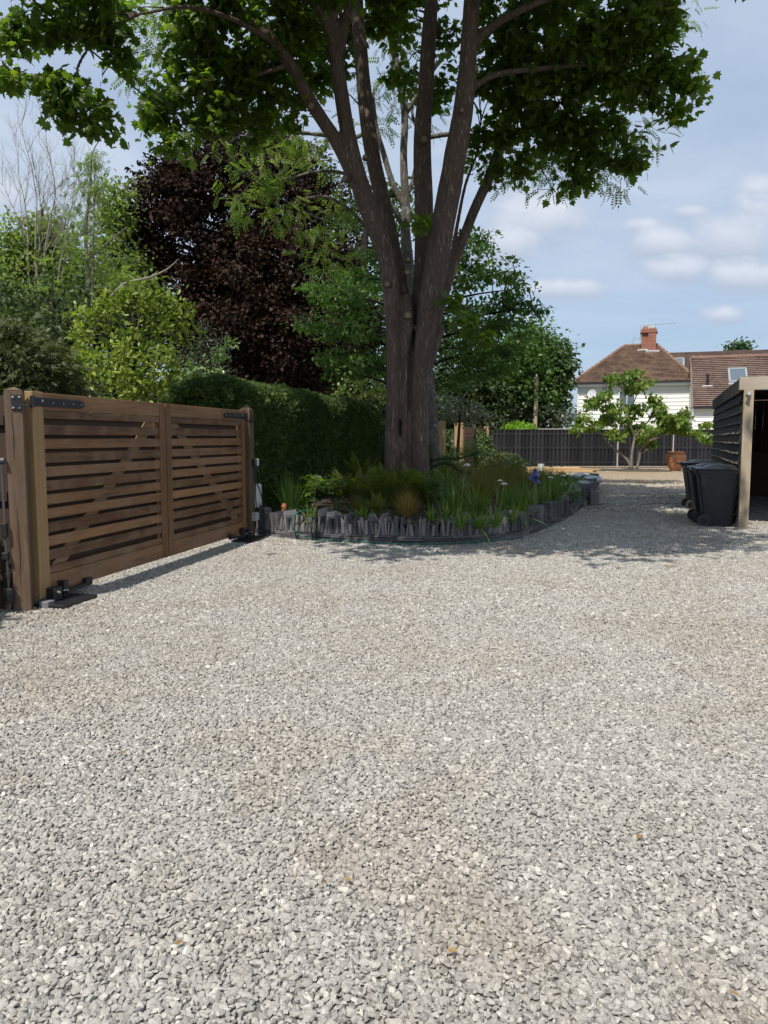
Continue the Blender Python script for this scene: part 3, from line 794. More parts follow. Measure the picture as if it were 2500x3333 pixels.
m_pine = wood('sawn_pine', (.42, .27, .12), (.66, .47, .25), 'X', .7, 30)
tl = G(1790, 1530)
TB = [((1700, 1524), 4.0, .05, 'lowest front board'), ((1700, 1524), 3.9, .12, 'middle front board'), ((1700, 1524), 3.2, .19, 'upper front board'), ((1700, 1524), 4.1, .04, 'lowest rear board'), ((1700, 1524), 3.6, .11, 'middle rear board'), ((1700, 1524), 2.9, .18, 'uppermost rear board')]
for i, (pp_, L, z, lb) in enumerate(TB):
    b = MB(); b.box((L/2, 0, 0), (L, .10, .062), var=random.random()); o = b.build('timber_board', m_pine, bevel=.004)
    y = 34.0+(0 if i < 3 else .14); x0 = (1688-1250)/2500*34+(i*.37 % .5)-.55
    o.location = (x0-.2, y, z); o.rotation_euler.z = random.uniform(-.012, .012)-.02
    tag(o, '%s of the pale sawn timber pile in front of the black fence' % lb, 'board', 'pile of sawn timber boards')
b = MB(); b.lathe([(.10, 0), (.105, .01), (.145, .30), (.150, .30), (.150, .315), (.138, .315), (.10, .02)], n=24)
g = thing('bucket', 'white plastic bucket standing on the timber in front of the black fence', 'bucket', (W(1765, 1521, 33.3)[0], 33.6, .06))
b.build('pail', m_whitep, g, smooth=False); b = MB(); b.tube([Vector((.15*math.cos(a), -.02-.05*math.sin(a), .30-.10*math.sin(a))) for a in [math.pi*i/10 for i in range(11)]], .004, 6); b.build('handle', m_zinc, g)
# terracotta urn
m_terra, t = newmat('terracotta')
co = t.n('ShaderNodeTexCoord').outputs['Object']; nz = t.noise(co, 6, 5, .6); n3 = t.noise(co, 40, 3)
c = t.mix(t.smooth(nz, .35, .7), (.42, .17, .085, 1), (.58, .28, .155, 1)); c = t.mix(t.math('MULTIPLY', t.smooth(nz, .6, .8), .4), c, (.55, .40, .30, 1))
finish(t, t.n('ShaderNodeBsdfPrincipled', {'Base Color': c, 'Roughness': .85, 'Normal': t.n('ShaderNodeBump', {'Strength': .3, 'Distance': .01, 'Height': n3}).outputs[0]}).outputs[0])
pu = W(2198, 1528, 35.5)
g = thing('terracotta_pot', 'large round terracotta pot by the black fence', 'pot', (pu.x, 35.5, .0))
b = MB(); prof = [(.21, 0), (.23, .02), (.28, .10), (.365, .24), (.425, .40), (.455, .55), (.462, .64), (.455, .645), (.457, .66), (.435, .72), (.385, .78), (.35, .81)]
b.lathe(prof, n=40); o = b.build('body', m_terra, g, smooth=True)
b = MB(); b.lathe([(.345, .80), (.385, .81), (.40, .84), (.385, .87), (.34, .88), (.31, .86), (.30, .79), (.32, .79)], n=40); b.build('rim', m_terra, g, smooth=True)
b = MB()
for zb_, r_ in ((.55, .462), (.43, .44)):
    b.tube([Vector((r_*math.cos(a), r_*math.sin(a), zb_)) for a in [2*math.pi*i/40 for i in range(41)]], .010, 6)
b.build('band', m_terra, g, smooth=True)

# ================================================================== WHEELIE BINS
m_bin, t = newmat('bin_plastic')
co = t.n('ShaderNodeTexCoord').outputs['Object']; nz = t.noise(co, 5, 5, .65); n3 = t.noise(co, 160, 2)
c = t.mix(nz, (.013, .0135, .015, 1), (.030, .031, .033, 1)); c = t.mix(t.math('MULTIPLY', t.smooth(t.noise(co, 14, 6, .7), .60, .72), .30), c, (.14, .13, .12, 1))
finish(t, t.n('ShaderNodeBsdfPrincipled', {'Base Color': c, 'Roughness': .42, 'Normal': t.n('ShaderNodeBump', {'Strength': .12, 'Distance': .002, 'Height': n3}).outputs[0]}).outputs[0])
m_tyre = plain('bin_tyre', (.045, .045, .046), .8, bump=.3, bscale=80); m_hub = plain('bin_hub', (.012, .012, .013), .45)
def loft(mb, secs, var=.5):
    """stack of rounded rectangles: (z, cx, halfx, halfy, r)"""
    vs = []; n = 0
    for (z, cx, hx, hy, r) in secs:
        ring = []
        for (sx, sy, a0) in ((1, 1, 0), (-1, 1, 90), (-1, -1, 180), (1, -1, 270)):
            for k in range(4):
                a = R(a0+k*30); ring.append((cx+sx*(hx-r)+r*math.cos(a), sy*(hy-r)+r*math.sin(a), z))
        n = len(ring); vs += ring
    fs = []
    for i in range(len(secs)-1):
        for k in range(n): fs.append((i*n+k, i*n+(k+1) % n, (i+1)*n+(k+1) % n, (i+1)*n+k))
    fs.append(tuple(range(n-1, -1, -1))); m = (len(secs)-1)*n; fs.append(tuple(m+k for k in range(n)))
    mb.add(vs, fs, var)
def wheelie_bin():
    """local -x is the rear with handle and wheels, y the width"""
    g = thing('wheelie_bin', '', 'bin', group='black wheelie bins beside the carport')
    b = MB(); loft(b, [(.015, .035, .205, .215, .04), (.02, .035, .215, .225, .045), (.14, .035, .225, .232, .05), (.15, .03, .235, .235, .05), (.80, .01, .315, .268, .045), (.82, .01, .318, .270, .045), (.93, 0, .335, .275, .045)])
    b.build('body', m_bin, g, bevel=.004)
    b = MB(); loft(b, [(.905, 0, .352, .288, .04), (.955, 0, .356, .291, .04), (.962, 0, .35, .285, .04)]); b.build('rim', m_bin, g, bevel=.003)
    b = MB()                                              # recessed side panel frame and ribs
    for sy in (-1, 1):
        b.bar((-.17, sy*.236, .10), (-.275, sy*.272, .84), .008, .018); b.bar((.235, sy*.236, .10), (.30, sy*.272, .84), .008, .018); b.bar((-.26, sy*.273, .845), (.29, sy*.273, .845), .008, .018)
    b.build('rib', m_bin, g, bevel=.003)
    b = MB(); loft(b, [(.963, .015, .372, .300, .05), (.985, .015, .374, .302, .05), (.995, .015, .355, .285, .06), (1.005, .03, .30, .24, .07), (1.040, .05, .20, .17, .06), (1.047, .05, .185, .155, .06)])
    b.box((-.21, .12, 1.005), (.10, .05, .03)); b.box((-.21, -.12, 1.005), (.10, .05, .03)); b.build('lid', m_bin, g, bevel=.003, smooth=False)
    b = MB(); b.tube([(-.42, -.22, .965), (-.42, .22, .965)], .017, 10)
    for sy in (-.22, 0, .22): b.bar((-.34, sy, .94), (-.43, sy, .965), .03, .03)
    b.build('handle', m_bin, g, bevel=.003)
    b = MB(); b.tube([(-.20, -.26, .105), (-.20, .26, .105)], .012, 8); b.box((-.175, 0, .13), (.09, .40, .10)); b.build('axle', m_bin, g)
    for sy in (-1, 1):
        Mx = Matrix.Rotation(R(90), 3, 'X')
        b = MB(); b.lathe([(.060, -.024), (.098, -.024), (.106, -.015), (.107, .015), (.098, .024), (.060, .024), (.060, -.024)], (-.20, sy*.265, .107), 28, M=Mx)
        wh = b.build('wheel', m_tyre, g, smooth=False)
        b = MB(); b.lathe([(.064, -.014), (.064, .014)], (-.20, sy*.265, .107), 24, M=Mx); b.lathe([(.020, -.024), (.020, .024)], (-.20, sy*.265, .107), 14, M=Mx)
        for k in range(8):
            a = R(45*k); ca, sa = math.cos(a), math.sin(a)
            b.bar((-.20+ca*.018, sy*.285, .107+sa*.018), (-.20+ca*.060, sy*.285, .107+sa*.060), .010, .010)
        b.build('hub', m_hub, wh)
    return g
bp = wheelie_bin(); 
BINS = [((5.67, 13.08, 0), R(-17), 'front black wheelie bin, side on, beside the carport post'), ((5.80, 13.72, 0), R(-15), 'black wheelie bin hidden close behind the front one'), ((6.66, 16.2, 0), R(-12), 'farthest black wheelie bin, only its lid and wheels showing behind the others')]
for i, (l, rz, lb) in enumerate(BINS):
    o = bp if i == 0 else copy_tree(bp)
    o.location = l; o.rotation_euler.z = rz; o['label'] = lb

# ================================================================== CARPORT
m_cpost = wood('weathered_oak', (.27, .205, .13), (.50, .41, .29), 'Z', .8, 45, grey=(.42, .38, .32), bump=.9)
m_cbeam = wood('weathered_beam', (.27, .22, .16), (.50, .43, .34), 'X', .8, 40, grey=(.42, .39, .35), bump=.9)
m_cblack = wood('black_boarding', (.010, .010, .0095), (.045, .042, .036), 'X', .75, 35, bump=1.0)
m_cfasc = wood('stained_fascia', (.03, .027, .022), (.12, .10, .078), 'Z', .8, 30, bump=.8)
CA = Vector((5.90, 12.55, 0)); cdir = Vector((2.72, 7.45, 0)).normalized(); cang = math.atan2(cdir.y, cdir.x); CLn = 7.9
cacr = Vector((cdir.y, -cdir.x, 0))                        # to the right
frd = Vector((.985, -.17, 0)).normalized()
cp = thing('carport', 'open timber carport with black waney boarding and a pale corner post at the right edge', 'carport', CA, cang)
# local: x along the side wall (away), -y to the right
b = MB(); b.box((0, 0, 1.14), (.15, .15, 2.30), jit=.003); b.box((0, -4.9, 1.14), (.15, .15, 2.30), jit=.003); b.build('post', m_cpost, cp, bevel=.006, seg=2)
b = MB(); b.box((-.01, -2.5, 2.375), (.13, 5.3, .21)); bo = b.build('front_beam', m_cbeam, cp, bevel=.006)
m_cbeamy = wood('weathered_beam_across', (.27, .22, .16), (.50, .43, .34), 'Y', .8, 40, grey=(.42, .39, .35), bump=.9); bo.data.materials[0] = m_cbeamy
# overlapping waney boards
b = MB(); rb = random.Random(3)
nb = 14; pit = .168
for side_y, flip in ((.075, 1),):
    for k in range(nb):
        z0 = .06+k*pit; n = 30; L = CLn-.1; sd = rb.random()*50
        vs = []; fs = []
        for i in range(n+1):
            x = .085+L*i/n
            wv = .018*noise.noise(Vector((x*1.4, sd, 0)))+.010*noise.noise(Vector((x*5, sd, 3)))
            zt = z0+pit+.03
            vs += [(x, side_y+.040, z0+wv), (x, side_y+.016, z0+wv-.002), (x, side_y-.012, zt), (x, side_y+.0, zt)]
        for i in range(n):
            a = 4*i; c_ = a+4
            for q in range(4): fs.append((a+q, a+(q+1) % 4, c_+(q+1) % 4, c_+q))
        fs += [(3, 2, 1, 0), (4*n, 4*n+1, 4*n+2, 4*n+3)]
        b.add(vs, fs, rb.random())
b.build('boarding', m_cblack, cp)
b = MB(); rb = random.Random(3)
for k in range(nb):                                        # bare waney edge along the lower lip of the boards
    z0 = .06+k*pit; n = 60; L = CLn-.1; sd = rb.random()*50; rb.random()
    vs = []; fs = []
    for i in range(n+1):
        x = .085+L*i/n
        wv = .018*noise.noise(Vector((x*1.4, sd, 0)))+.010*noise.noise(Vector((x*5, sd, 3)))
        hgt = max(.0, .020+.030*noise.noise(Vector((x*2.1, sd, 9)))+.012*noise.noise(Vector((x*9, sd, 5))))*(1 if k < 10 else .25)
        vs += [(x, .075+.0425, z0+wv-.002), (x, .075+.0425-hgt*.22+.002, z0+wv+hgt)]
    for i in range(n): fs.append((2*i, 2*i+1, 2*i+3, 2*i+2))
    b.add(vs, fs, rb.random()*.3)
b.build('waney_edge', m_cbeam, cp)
b = MB()
for x in (1.9, 3.8, 5.7, 7.8): b.box((x, -.02, 1.14), (.05, .06, 2.28))
b.box((3.95, .0, 2.33), (7.9, .09, .10)); b.build('stud', m_cfasc, cp)
b = MB(); x = -.06
while x < CLn+.1:
    wd_ = rb.uniform(.10, .15); b.box((x+wd_/2, .115, 2.36), (wd_-.003, .022, .235), var=rb.random(), jit=.003); x += wd_
b.build('fascia', m_cfasc, cp, bevel=.002)
b = MB(); b.box((CLn/2, -2.45, 2.475), (CLn+.05, 5.1, .03)); b.build('roof_deck', m_cfasc, cp)
b = MB()
for k in range(28): b.box((CLn, -.1-.175*k, 1.225), (.025, .172, 2.45), var=rb.random())
b.build('rear_wall', m_dkwood, cp)
b = MB()
for k in range(14): b.box((CLn/2, -4.98, .1+.174*k), (CLn, .025, .172), var=rb.random())
b.build('right_wall', m_cblack, cp)
g = thing('sensor_lamp', 'small grey sensor lamp under the beam on the carport post', 'lamp', CA+Vector((0, 0, 2.19)), cang)
b = MB(); b.box((-.10, 0, .03), (.05, .05, .05)); b.tube([(-.115, 0, .02), (-.17, .03, -.02)], [.022, .036], 12); b.build('housing', m_greyp, g, bevel=.003)

# dark stored panel inside the carport
b = MB(); b.box((0, 0, .6), (2.2, .05, 1.1)); o = b.build('leaning_board', wood('ply_board', (.05, .03, .02), (.10, .065, .04), 'X'), bevel=.004); o.location = CA+cdir*7.6+cacr*1.6; o.rotation_euler = (R(-4), 0, cang-math.pi/2)
tag(o, 'brown board leaning inside the dark carport', 'board')

# ================================================================== BLACK FENCE AND POSTS
m_bf = wood('black_fence_paint', (.008, .008, .010), (.026, .026, .030), 'Z', .6, 25)
m_bfr = plain('black_rail', (.032, .032, .036), .6); m_conc = plain('concrete', (.42, .40, .37), .85, bump=.4, bscale=30)
FY = 39.0; fx0 = 5.45; fx1 = 23.0
fence = thing('black_fence', 'long black hit and miss board fence across the back of the drive', 'fence', (fx0, FY, 0))
rb = random.Random(5)
x = 0; pb = 0; FH = 1.90
b1 = MB(); b2 = MB()
k = 0
while x < fx1-fx0:
    b1.box((x+.06, -.045, .05+FH/2), (.125, .02, FH-.06+rb.uniform(-.008, .008)), var=rb.random())
    b2.box((x+.16, .045, .05+FH/2), (.125, .02, FH-.08), var=rb.random()); x += .192; k += 1
b1.build('front_boards', m_bf, fence, bevel=.003); b2.build('rear_boards', m_bf, fence)
for z in (.28, 1.02, 1.72):
    b = MB(); b.box(((fx1-fx0)/2, 0, z), (fx1-fx0, .065, .085)); b.build('rail', m_bfr, fence)
for x in (3.55, 6.36, 9.16, 11.97, 14.8):
    b = MB(); b.box((x, -.03, .93), (.055, .09, 1.86)); b.build('post', m_conc if x in (6.36, 9.16) else m_bfr, fence)
b = MB(); b.box(((fx1-fx0)/2, 0, FH+.02), (fx1-fx0, .11, .03)); b.build('top_cap', m_bf, fence)
m_pale = wood('pale_fence', (.30, .27, .22), (.52, .48, .40), 'X', .85, 20)
g = thing('boundary_fence', 'pale weathered fence showing just above the black fence', 'fence', (8.3, 41.5, 0))
b = MB()
for k in range(10): b.box((.55+k*.3-.4, 0, 1.0), (.29, .03, 1.97), var=random.random())
b.build('boards', m_pale, g); b = MB(); b.box((1.4, -.03, 1.95), (3.2, .05, .12)); b.build('top_rail', m_pale, g)

# slatted side gate, a pair of narrow leaves in line
m_sg = wood('red_hardwood', (.10, .048, .032), (.24, .125, .085), 'X', .6, 30)
m_sgz = wood('red_hardwood_upright', (.11, .055, .036), (.25, .13, .09), 'Z', .6, 30)
SA = W(1502, 1500, 32.0); SB = W(1580, 1500, 40.0); SA.z = SB.z = 0
sd = (SB-SA).normalized(); sang = math.atan2(sd.y, sd.x); SL = (SB-SA).length
hh = SL/2-.01
for i in range(2):
    g = thing('side_gate', ['nearer leaf of the reddish slatted gate beyond the bed', 'farther leaf of the reddish slatted gate beside the black fence'][i], 'gate', SA+sd*(i*(hh+.02)), sang, 'leaves of the reddish slatted gate')
    # local x along, -y towards the viewer's right
    b = MB(); b.box((hh/2, 0, 1.88), (hh-.2, .05, .20), var=.4); b.box((hh/2, 0, .20), (hh-.2, .05, .22), var=.5); b.build('rail', m_sg, g, bevel=.003)
    b = MB(); b.box((.05, 0, 1.04), (.10, .06, 1.90+.12*i)); b.box((hh-.05, 0, 1.04+.06*(1-i)), (.10, .06, 1.90+.12*(1-i))); b.build('stile', m_sgz, g, bevel=.003)
    b = MB()
    for k in range(11): b.box((hh/2, -.01, .375+.137*k), (hh-.2, .03, .105), var=random.random())
    b.build('slats', m_sg, g, bevel=.002)
    b = MB(); b.bar((.15, .03, .3), (hh-.15, .03, 1.75), .02, .11); b.build('brace', m_gbr, g)
    b = MB()
    for k in range(10): b.box((hh/2, .05, .44+.137*k), (hh-.2, .02, .06), var=random.random())
    b.build('rear_slats', m_back, g)
m_tan = wood('tan_post', (.26, .16, .075), (.46, .32, .17), 'Z', .6, 25)
def tpost(c, w_, h, lb):
    g = MB(); g.box((0, 0, h/2), (w_, w_, h)); o = g.build('timber_post', m_tan, bevel=.012, seg=2); o.location = c; o.rotation_euler.z = sang; tag(o, lb, 'post', 'tan timber gate posts beyond the bed'); return o
tpost(SA-sd*.30-Vector((.05, 0, 0)), .36, 2.12, 'thick tan post at the near end of the reddish slatted gate')
tpost(SB+sd*.15+Vector((.03, 0, 0)), .26, 2.10, 'slim tan post between the reddish gate and the black fence')
tpost(W(1436, 1500, 27.0).xy.to_3d(), .27, 2.08, 'lone square tan post just right of the big tree trunk')

# ================================================================== HOUSE
m_wb = plain('white_weatherboard', (.80, .79, .74), .5, bump=.1, bscale=8, var=.06)
m_ren = plain('cream_render', (.70, .68, .61), .8, var=.05)
def tilemat(name, c1, c2, c3):
    m, t = newmat(name)
    co = t.n('ShaderNodeTexCoord').outputs['Object']; at = t.n('ShaderNodeAttribute', attribute_name='var').outputs['Fac']
    mp = t.n('ShaderNodeMapping', {0: co, 3: (1, 1, 1)}).outputs[0]
    vo = t.n('ShaderNodeTexVoronoi', {'Vector': mp, 'Scale': 5.5}); vc = t.n('ShaderNodeSeparateColor', {0: vo.outputs['Color']}).outputs[0]
    st = t.noise(t.n('ShaderNodeMapping', {0: co, 3: (1, 1, .25)}).outputs[0], 1.1, 4, .6)
    f = t.math('ADD', t.math('MULTIPLY', vc, .45), t.math('ADD', t.math('MULTIPLY', at, .15), t.math('MULTIPLY', t.smooth(st, .3, .7), .4)))
    c = t.ramp(f, [(.1, c1), (.5, c2), (.95, c3)])
    finish(t, t.n('ShaderNodeBsdfPrincipled', {'Base Color': c, 'Roughness': .85}).outputs[0]); return m
m_tile = tilemat('mossy_tiles', (.095, .062, .046), (.18, .115, .078), (.29, .20, .125))
m_tile2 = tilemat('brown_tiles', (.10, .065, .052), (.155, .102, .082), (.21, .145, .115))
m_ridge = plain('ridge_tile', (.20, .12, .085), .85, bump=.3, var=.3)
m_gut = plain('dark_gutter', (.02, .02, .022), .5); m_red = None
m_rb, t = newmat('red_brick')
co = t.n('ShaderNodeTexCoord').outputs['Object']
sepc = t.n('ShaderNodeSeparateXYZ', {0: co}).outputs
cc = t.n('ShaderNodeCombineXYZ', {0: t.math('ADD', sepc[0], sepc[1]), 1: sepc[2], 2: 0}).outputs[0]
bt = t.n('ShaderNodeTexBrick', {'Vector': cc, 'Color1': (.34, .11, .065, 1), 'Color2': (.23, .075, .048, 1), 'Mortar': (.22, .15, .11, 1), 'Scale': 1.0, 'Mortar Size': .012, 'Brick Width': .24, 'Row Height': .08})
finish(t, t.n('ShaderNodeBsdfPrincipled', {'Base Color': bt.outputs[0], 'Roughness': .9}).outputs[0])
m_glass = plain('window_glass', (.10, .13, .15), .08, spec=.9); m_wfr = plain('window_frame_grey', (.28, .30, .31), .4); m_lead = plain('lead_flashing', (.50, .51, .53), .6)
m_wfw = plain('window_frame_white', (.78, .78, .75), .4)
TH = R(-18)
def courses(mb, bl, br_, tl_, tr, pitch, th=.03, lift=.05, outward=None, seed=0):
    """overlapping rows over the quad bl-br-tr-tl"""
    bl, br_, tl_, tr = map(Vector, (bl, br_, tl_, tr)); Lh = ((tl_+tr)/2-(bl+br_)/2).length; n = max(1, round(Lh/pitch)); rr = random.Random(seed)
    nrm = (br_-bl).cross((tl_+tr)/2-(bl+br_)/2).normalized()
    if nrm.dot(Vector(outward)) < 0: nrm = -nrm
    for i in range(n):
        t0 = i/n; t1 = (i+1)/n
        a = bl.lerp(tl_, t0); b_ = br_.lerp(tr, t0); c = br_.lerp(tr, t1); d = bl.lerp(tl_, t1)
        vs = [a+nrm*lift, b_+nrm*lift, c+nrm*.004, d+nrm*.004, a, b_]
        mb.add(vs, [(0, 1, 2, 3), (0, 4, 5, 1)], rr.random())
H0 = W(1870, 1250, 50.0); H0.z = 0
house = thing('house', 'white weatherboarded house with a hipped mossy tile roof and a lower wing', 'house', H0, TH)
# local x to the right along the front, -y towards the viewer
EZ = 5.0; LW = 7.2; DP = 7.6; 
ov = .35
b = MB()
def wallq(mb, a, c, z0, z1, pitch=.235, lift=.035, outw=(0, -1, 0), seed=0):
    courses(mb, (a[0], a[1], z0), (c[0], c[1], z0), (a[0], a[1], z1), (c[0], c[1], z1), pitch, lift=lift, outward=outw, seed=seed)
wx0, wx1 = .25, LW-.05
wallq(b, (wx0, 0), (wx1, 0), 2.55, EZ-.05)
wallq(b, (wx0, DP), (wx0, 0), 0, EZ-.05, outw=(-1, 0, 0)); wallq(b, (wx1, 0), (wx1, DP), 0, EZ-.05, outw=(1, 0, 0)); wallq(b, (wx0, DP), (wx1, DP), 0, EZ-.05, outw=(0, 1, 0))
b.build('weatherboard_wall', m_wb, house)
b = MB(); b.box(((wx0+wx1)/2, .06, 1.27), (wx1-wx0-.02, .12, 2.56)); b.build('ground_floor_wall', m_ren, house)
b = MB(); b.box((wx0-.01, -.03, EZ/2), (.08, .08, EZ)); b.build('corner_board', m_wfw, house)
# hip roof: ridge short, parallel to front
rz = 7.62; ry = 3.3; ra = 2.95; rb_ = 5.0
e = [(-.15, -ov, EZ), (LW+.15, -ov, EZ), (LW+.15, DP, EZ), (-.15, DP, EZ)]; r0_ = (ra, ry, rz); r1_ = (rb_, ry, rz)
roof = MB(); courses(roof, e[0], e[1], r0_, r1_, .15, lift=.06, outward=(0, -1, 1), seed=1)
courses(roof, e[1], e[2], r1_, r1_, .125, outward=(1, 0, 1), seed=2); courses(roof, e[3], e[0], r0_, r0_, .125, outward=(-1, 0, 1), seed=3); courses(roof, e[2], e[3], r1_, r0_, .125, outward=(0, 1, 1), seed=4)
rf = roof.build('roof', m_tile, house)
b = MB()
for a_, c_ in ((e[0], r0_), (r0_, r1_), (e[1], r1_)):
    a_, c_ = Vector(a_), Vector(c_); n = int((c_-a_).length/.4)
    for i in range(n):
        p_, q_ = a_.lerp(c_, i/n), a_.lerp(c_, (i+1.04)/n); b.tube([p_+Vector((0, 0, .03)), q_+Vector((0, 0, .02))], [.115, .10], 8, var=random.random())
b.build('ridge_tiles', m_ridge, rf)
b = MB(); b.box((LW/2, -ov-.05, EZ-.04), (LW+.3, .11, .09)); b.build('gutter', m_gut, house)
b = MB(); b.box((LW/2, -ov/2, EZ-.09), (LW+.28, ov+.02, .03)); b.box((LW/2, -ov-.0, EZ-.16), (LW+.26, .03, .14)); b.build('soffit', m_wfw, house)
# chimney
ch = MB(); cx0 = rb_-.75
ch.box((cx0-.02, ry-.10, rz+.02), (.42, .80, 1.7)); ch.box((cx0+.44, ry-.18, rz-.02), (.50, .90, 1.78))
cho = ch.build('chimney', m_rb, house)
b = MB()
for i, zz_ in enumerate((.80, .89, .98)): b.box((cx0+.23, ry-.14, rz+zz_), (1.08-.08*i, 1.04-.08*i, .085), var=i/3)
b.build('corbel', m_rb, cho)
b = MB(); b.lathe([(.15, 1.0), (.15, 1.20), (.13, 1.22)], (cx0+.0, ry-.1, rz), 12); b.build('chimney_pot', m_terra, cho)
b = MB(); b.lathe([(.20, 1.0), (.21, 1.12), (.15, 1.24)], (cx0+.44, ry-.2, rz), 12); b.build('chimney_pot', m_conc, cho)
b = MB(); b.box((cx0-.12, ry-.55, rz-.40), (.66, .12, .20)); b.box((cx0+.48, ry-.68, rz-.50), (.86, .14, .20)); b.build('flashing', m_lead, cho)
def aerial(c, h, L, lb, left=False):
    g = MB(); c = Vector(c); g.tube([c, c+Vector((0, 0, h))], .022, 6); s_ = 1
    a_ = c+Vector((0, 0, h)); g.tube([a_, a_+Vector((L, 0, .10))], .014, 6)
    for k in range(9):
        q_ = a_+Vector((L*(k+1)/9.5, 0, .10*(k+1)/9.5)); g.tube([q_+Vector((0, -.2, -.0)), q_+Vector((0, .2, 0))], .008, 4); g.tube([q_+Vector((0, 0, -.05)), q_+Vector((0, 0, .05))], .008, 4)
    if left:
        for dz in (-.12, .12): g.tube([a_+Vector((0, 0, 0)), a_+Vector((.14, .1, .35+dz))], .01, 4)
    o = g.build('aerial', m_greyp); o.location = house.location; o.rotation_euler.z = TH; tag(o, lb, 'aerial', 'television aerials on the house')
aerial((cx0-.30, ry-.3, rz+.0), 1.25, 2.2, 'taller television aerial fixed to the brick chimney')
aerial((ra+.55, ry, rz), .45, 1.2, 'short television aerial on the ridge left of the chimney', True)
# windows in the front
def window(x, y, z, w_, h, parent=house, fr=m_wfw, rot=None):
    f = MB(); t_ = .06
    for (cx, cz, sx, sz) in ((x, z-h/2, w_+t_*2, t_), (x, z+h/2, w_+t_*2, t_), (x-w_/2, z, t_, h), (x+w_/2, z, t_, h), (x, z, .04, h)): f.box((cx, y-.03, cz), (sx, .10, sz))
    fo = f.build('window', fr, parent); gl = MB(); gl.box((x, y-.015, z), (w_, .03, h)); gl.build('pane', m_glass, fo); return fo
window(3.25, -.03, 3.95, .95, .95); window(3.4, -.01, 1.9, 1.2, .9)
# satellite dish
g = thing('satellite_dish', 'grey satellite dish high on the left of the white house wall', 'satellite dish', house.location, TH)
Mx = Matrix.Rotation(R(72), 3, 'X') @ Matrix.Rotation(R(0), 3, 'Y'); Mx = Matrix.Rotation(R(-18), 3, 'Z') @ Mx
b = MB(); b.lathe([(.0, -.06), (.14, -.045), (.28, 0), (.285, .012), (.13, -.03), (.0, -.045)], (1.12, -.42, 4.30), 24, M=Mx); b.build('reflector', m_lead, g)
b = MB(); b.tube([(1.12, -.36, 4.28), (1.14, -.10, 4.15), (1.14, 0, 4.15)], .02, 6); b.tube([(1.12, -.44, 4.05), (1.05, -.80, 4.22)], .012, 6); b.tube([(1.05, -.82, 4.22), (1.05, -.74, 4.25)], .035, 8); b.build('arm', m_greyp, g)
# projecting wing with a steep roof
wg0 = wx1-.25; fy = -3.9; WXL = 13.0; wz = 3.26; apy = fy+2.95; apz = 6.28; by = apy+2.95
b = MB()
courses(b, (wg0+.0, fy-.22, wz), (wg0+WXL, fy-.22, wz), (wg0, apy, apz), (wg0+WXL, apy, apz), .17, lift=.06, outward=(0, -1, 1), seed=7)
courses(b, (wg0+.0, by+.1, wz), (wg0+WXL, by+.1, wz), (wg0, apy, apz), (wg0+WXL, apy, apz), .25, outward=(0, 1, 1), seed=8)
wr = b.build('wing_roof', m_tile2, house)
b = MB(); n = 30
for i in range(n): b.tube([(wg0+WXL*i/n, apy, apz+.02), (wg0+WXL*(i+1.03)/n, apy, apz+.01)], [.12, .105], 8, var=random.random())
b.build('ridge_tiles', m_ridge, wr)
b = MB(); zs = 0
while zs < apz-.1:                                         # gable end weatherboards facing left
    f0 = max(0, (zs-wz)/(apz-wz)); yl = fy+(apy-fy)*f0; yr = by-(by-apy)*f0
    z2 = min(zs+.2, apz-.02); f1 = max(0, (z2-wz)/(apz-wz)); yl2 = fy+(apy-fy)*f1; yr2 = by-(by-apy)*f1
    b.add([(wg0+.0, yl, zs), (wg0+.0, yr, zs), (wg0+.03, yr2, z2), (wg0+.03, yl2, z2)], [(0, 3, 2, 1)], random.random()); b.add([(wg0+.0, yl, zs), (wg0+.0, yr, zs), (wg0+.03, yr, zs), (wg0+.03, yl, zs)], [(0, 1, 2, 3)], .5); zs += .2
b.build('gable_wall', m_wb, house)
b = MB(); b.bar((wg0-.06, fy-.25, wz-.04), (wg0-.06, apy, apz+.02), .05, .16); b.bar((wg0-.06, by+.1, wz-.04), (wg0-.06, apy, apz+.02), .05, .16); b.build('barge_board', m_ridge, house)
b = MB(); wallq(b, (wg0+.03, fy), (wg0+WXL, fy), 0, wz-.08, .25); b.build('wing_wall', m_wb, house)
b = MB(); b.box((wg0+WXL/2, fy-.28, wz-.04), (WXL, .10, .08)); b.build('gutter', m_gut, house)
b = MB(); b.box((wg0+WXL/2, fy-.12, wz-.13), (WXL, .24, .04)); b.box((wg0+.02, fy-.04, 1.6), (.09, .09, 3.1)); b.build('soffit', m_wfw, house)
sl_ = math.atan2(apz-wz, apy-(fy-.22))
def skylight(x, f, w_, h, y0, z0, y1, z1):
    c = Vector((x, y0+(y1-y0)*f, z0+(z1-z0)*f)); a_ = math.atan2(z1-z0, y1-y0); M = Matrix.Rotation(a_, 3, 'X')
    fr = MB()
    for (cx, cy, sx, sy) in ((0, -h/2, w_+.16, .10), (0, h/2, w_+.16, .10), (-w_/2-.03, 0, .10, h), (w_/2+.03, 0, .10, h)): fr.box(c+M @ Vector((cx, cy, .07)), (sx, sy, .10), M)
    fr.box(c+M @ Vector((0, -h/2-.14, .05)), (w_+.2, .18, .03), M)
    fo = fr.build('skylight', m_wfr, house); gl = MB(); gl.box(c+M @ Vector((0, 0, .085)), (w_, h, .03), M); gl.build('pane', m_glass, fo)
skylight(wg0+2.45, .60, .85, 1.15, fy-.22, wz, apy, apz)
b = MB(); c = Vector((wg0+.80, (fy-.22)+(apy-fy+.22)*.42, wz+(apz-wz)*.42)); b.tube([c-Vector((0, 0, .1)), c+Vector((0, 0, .55))], .075, 10); b.tube([c+Vector((0, 0, .52)), c+Vector((0, 0, .66))], .095, 10); vp = b.build('vent_pipe', m_gut, house)
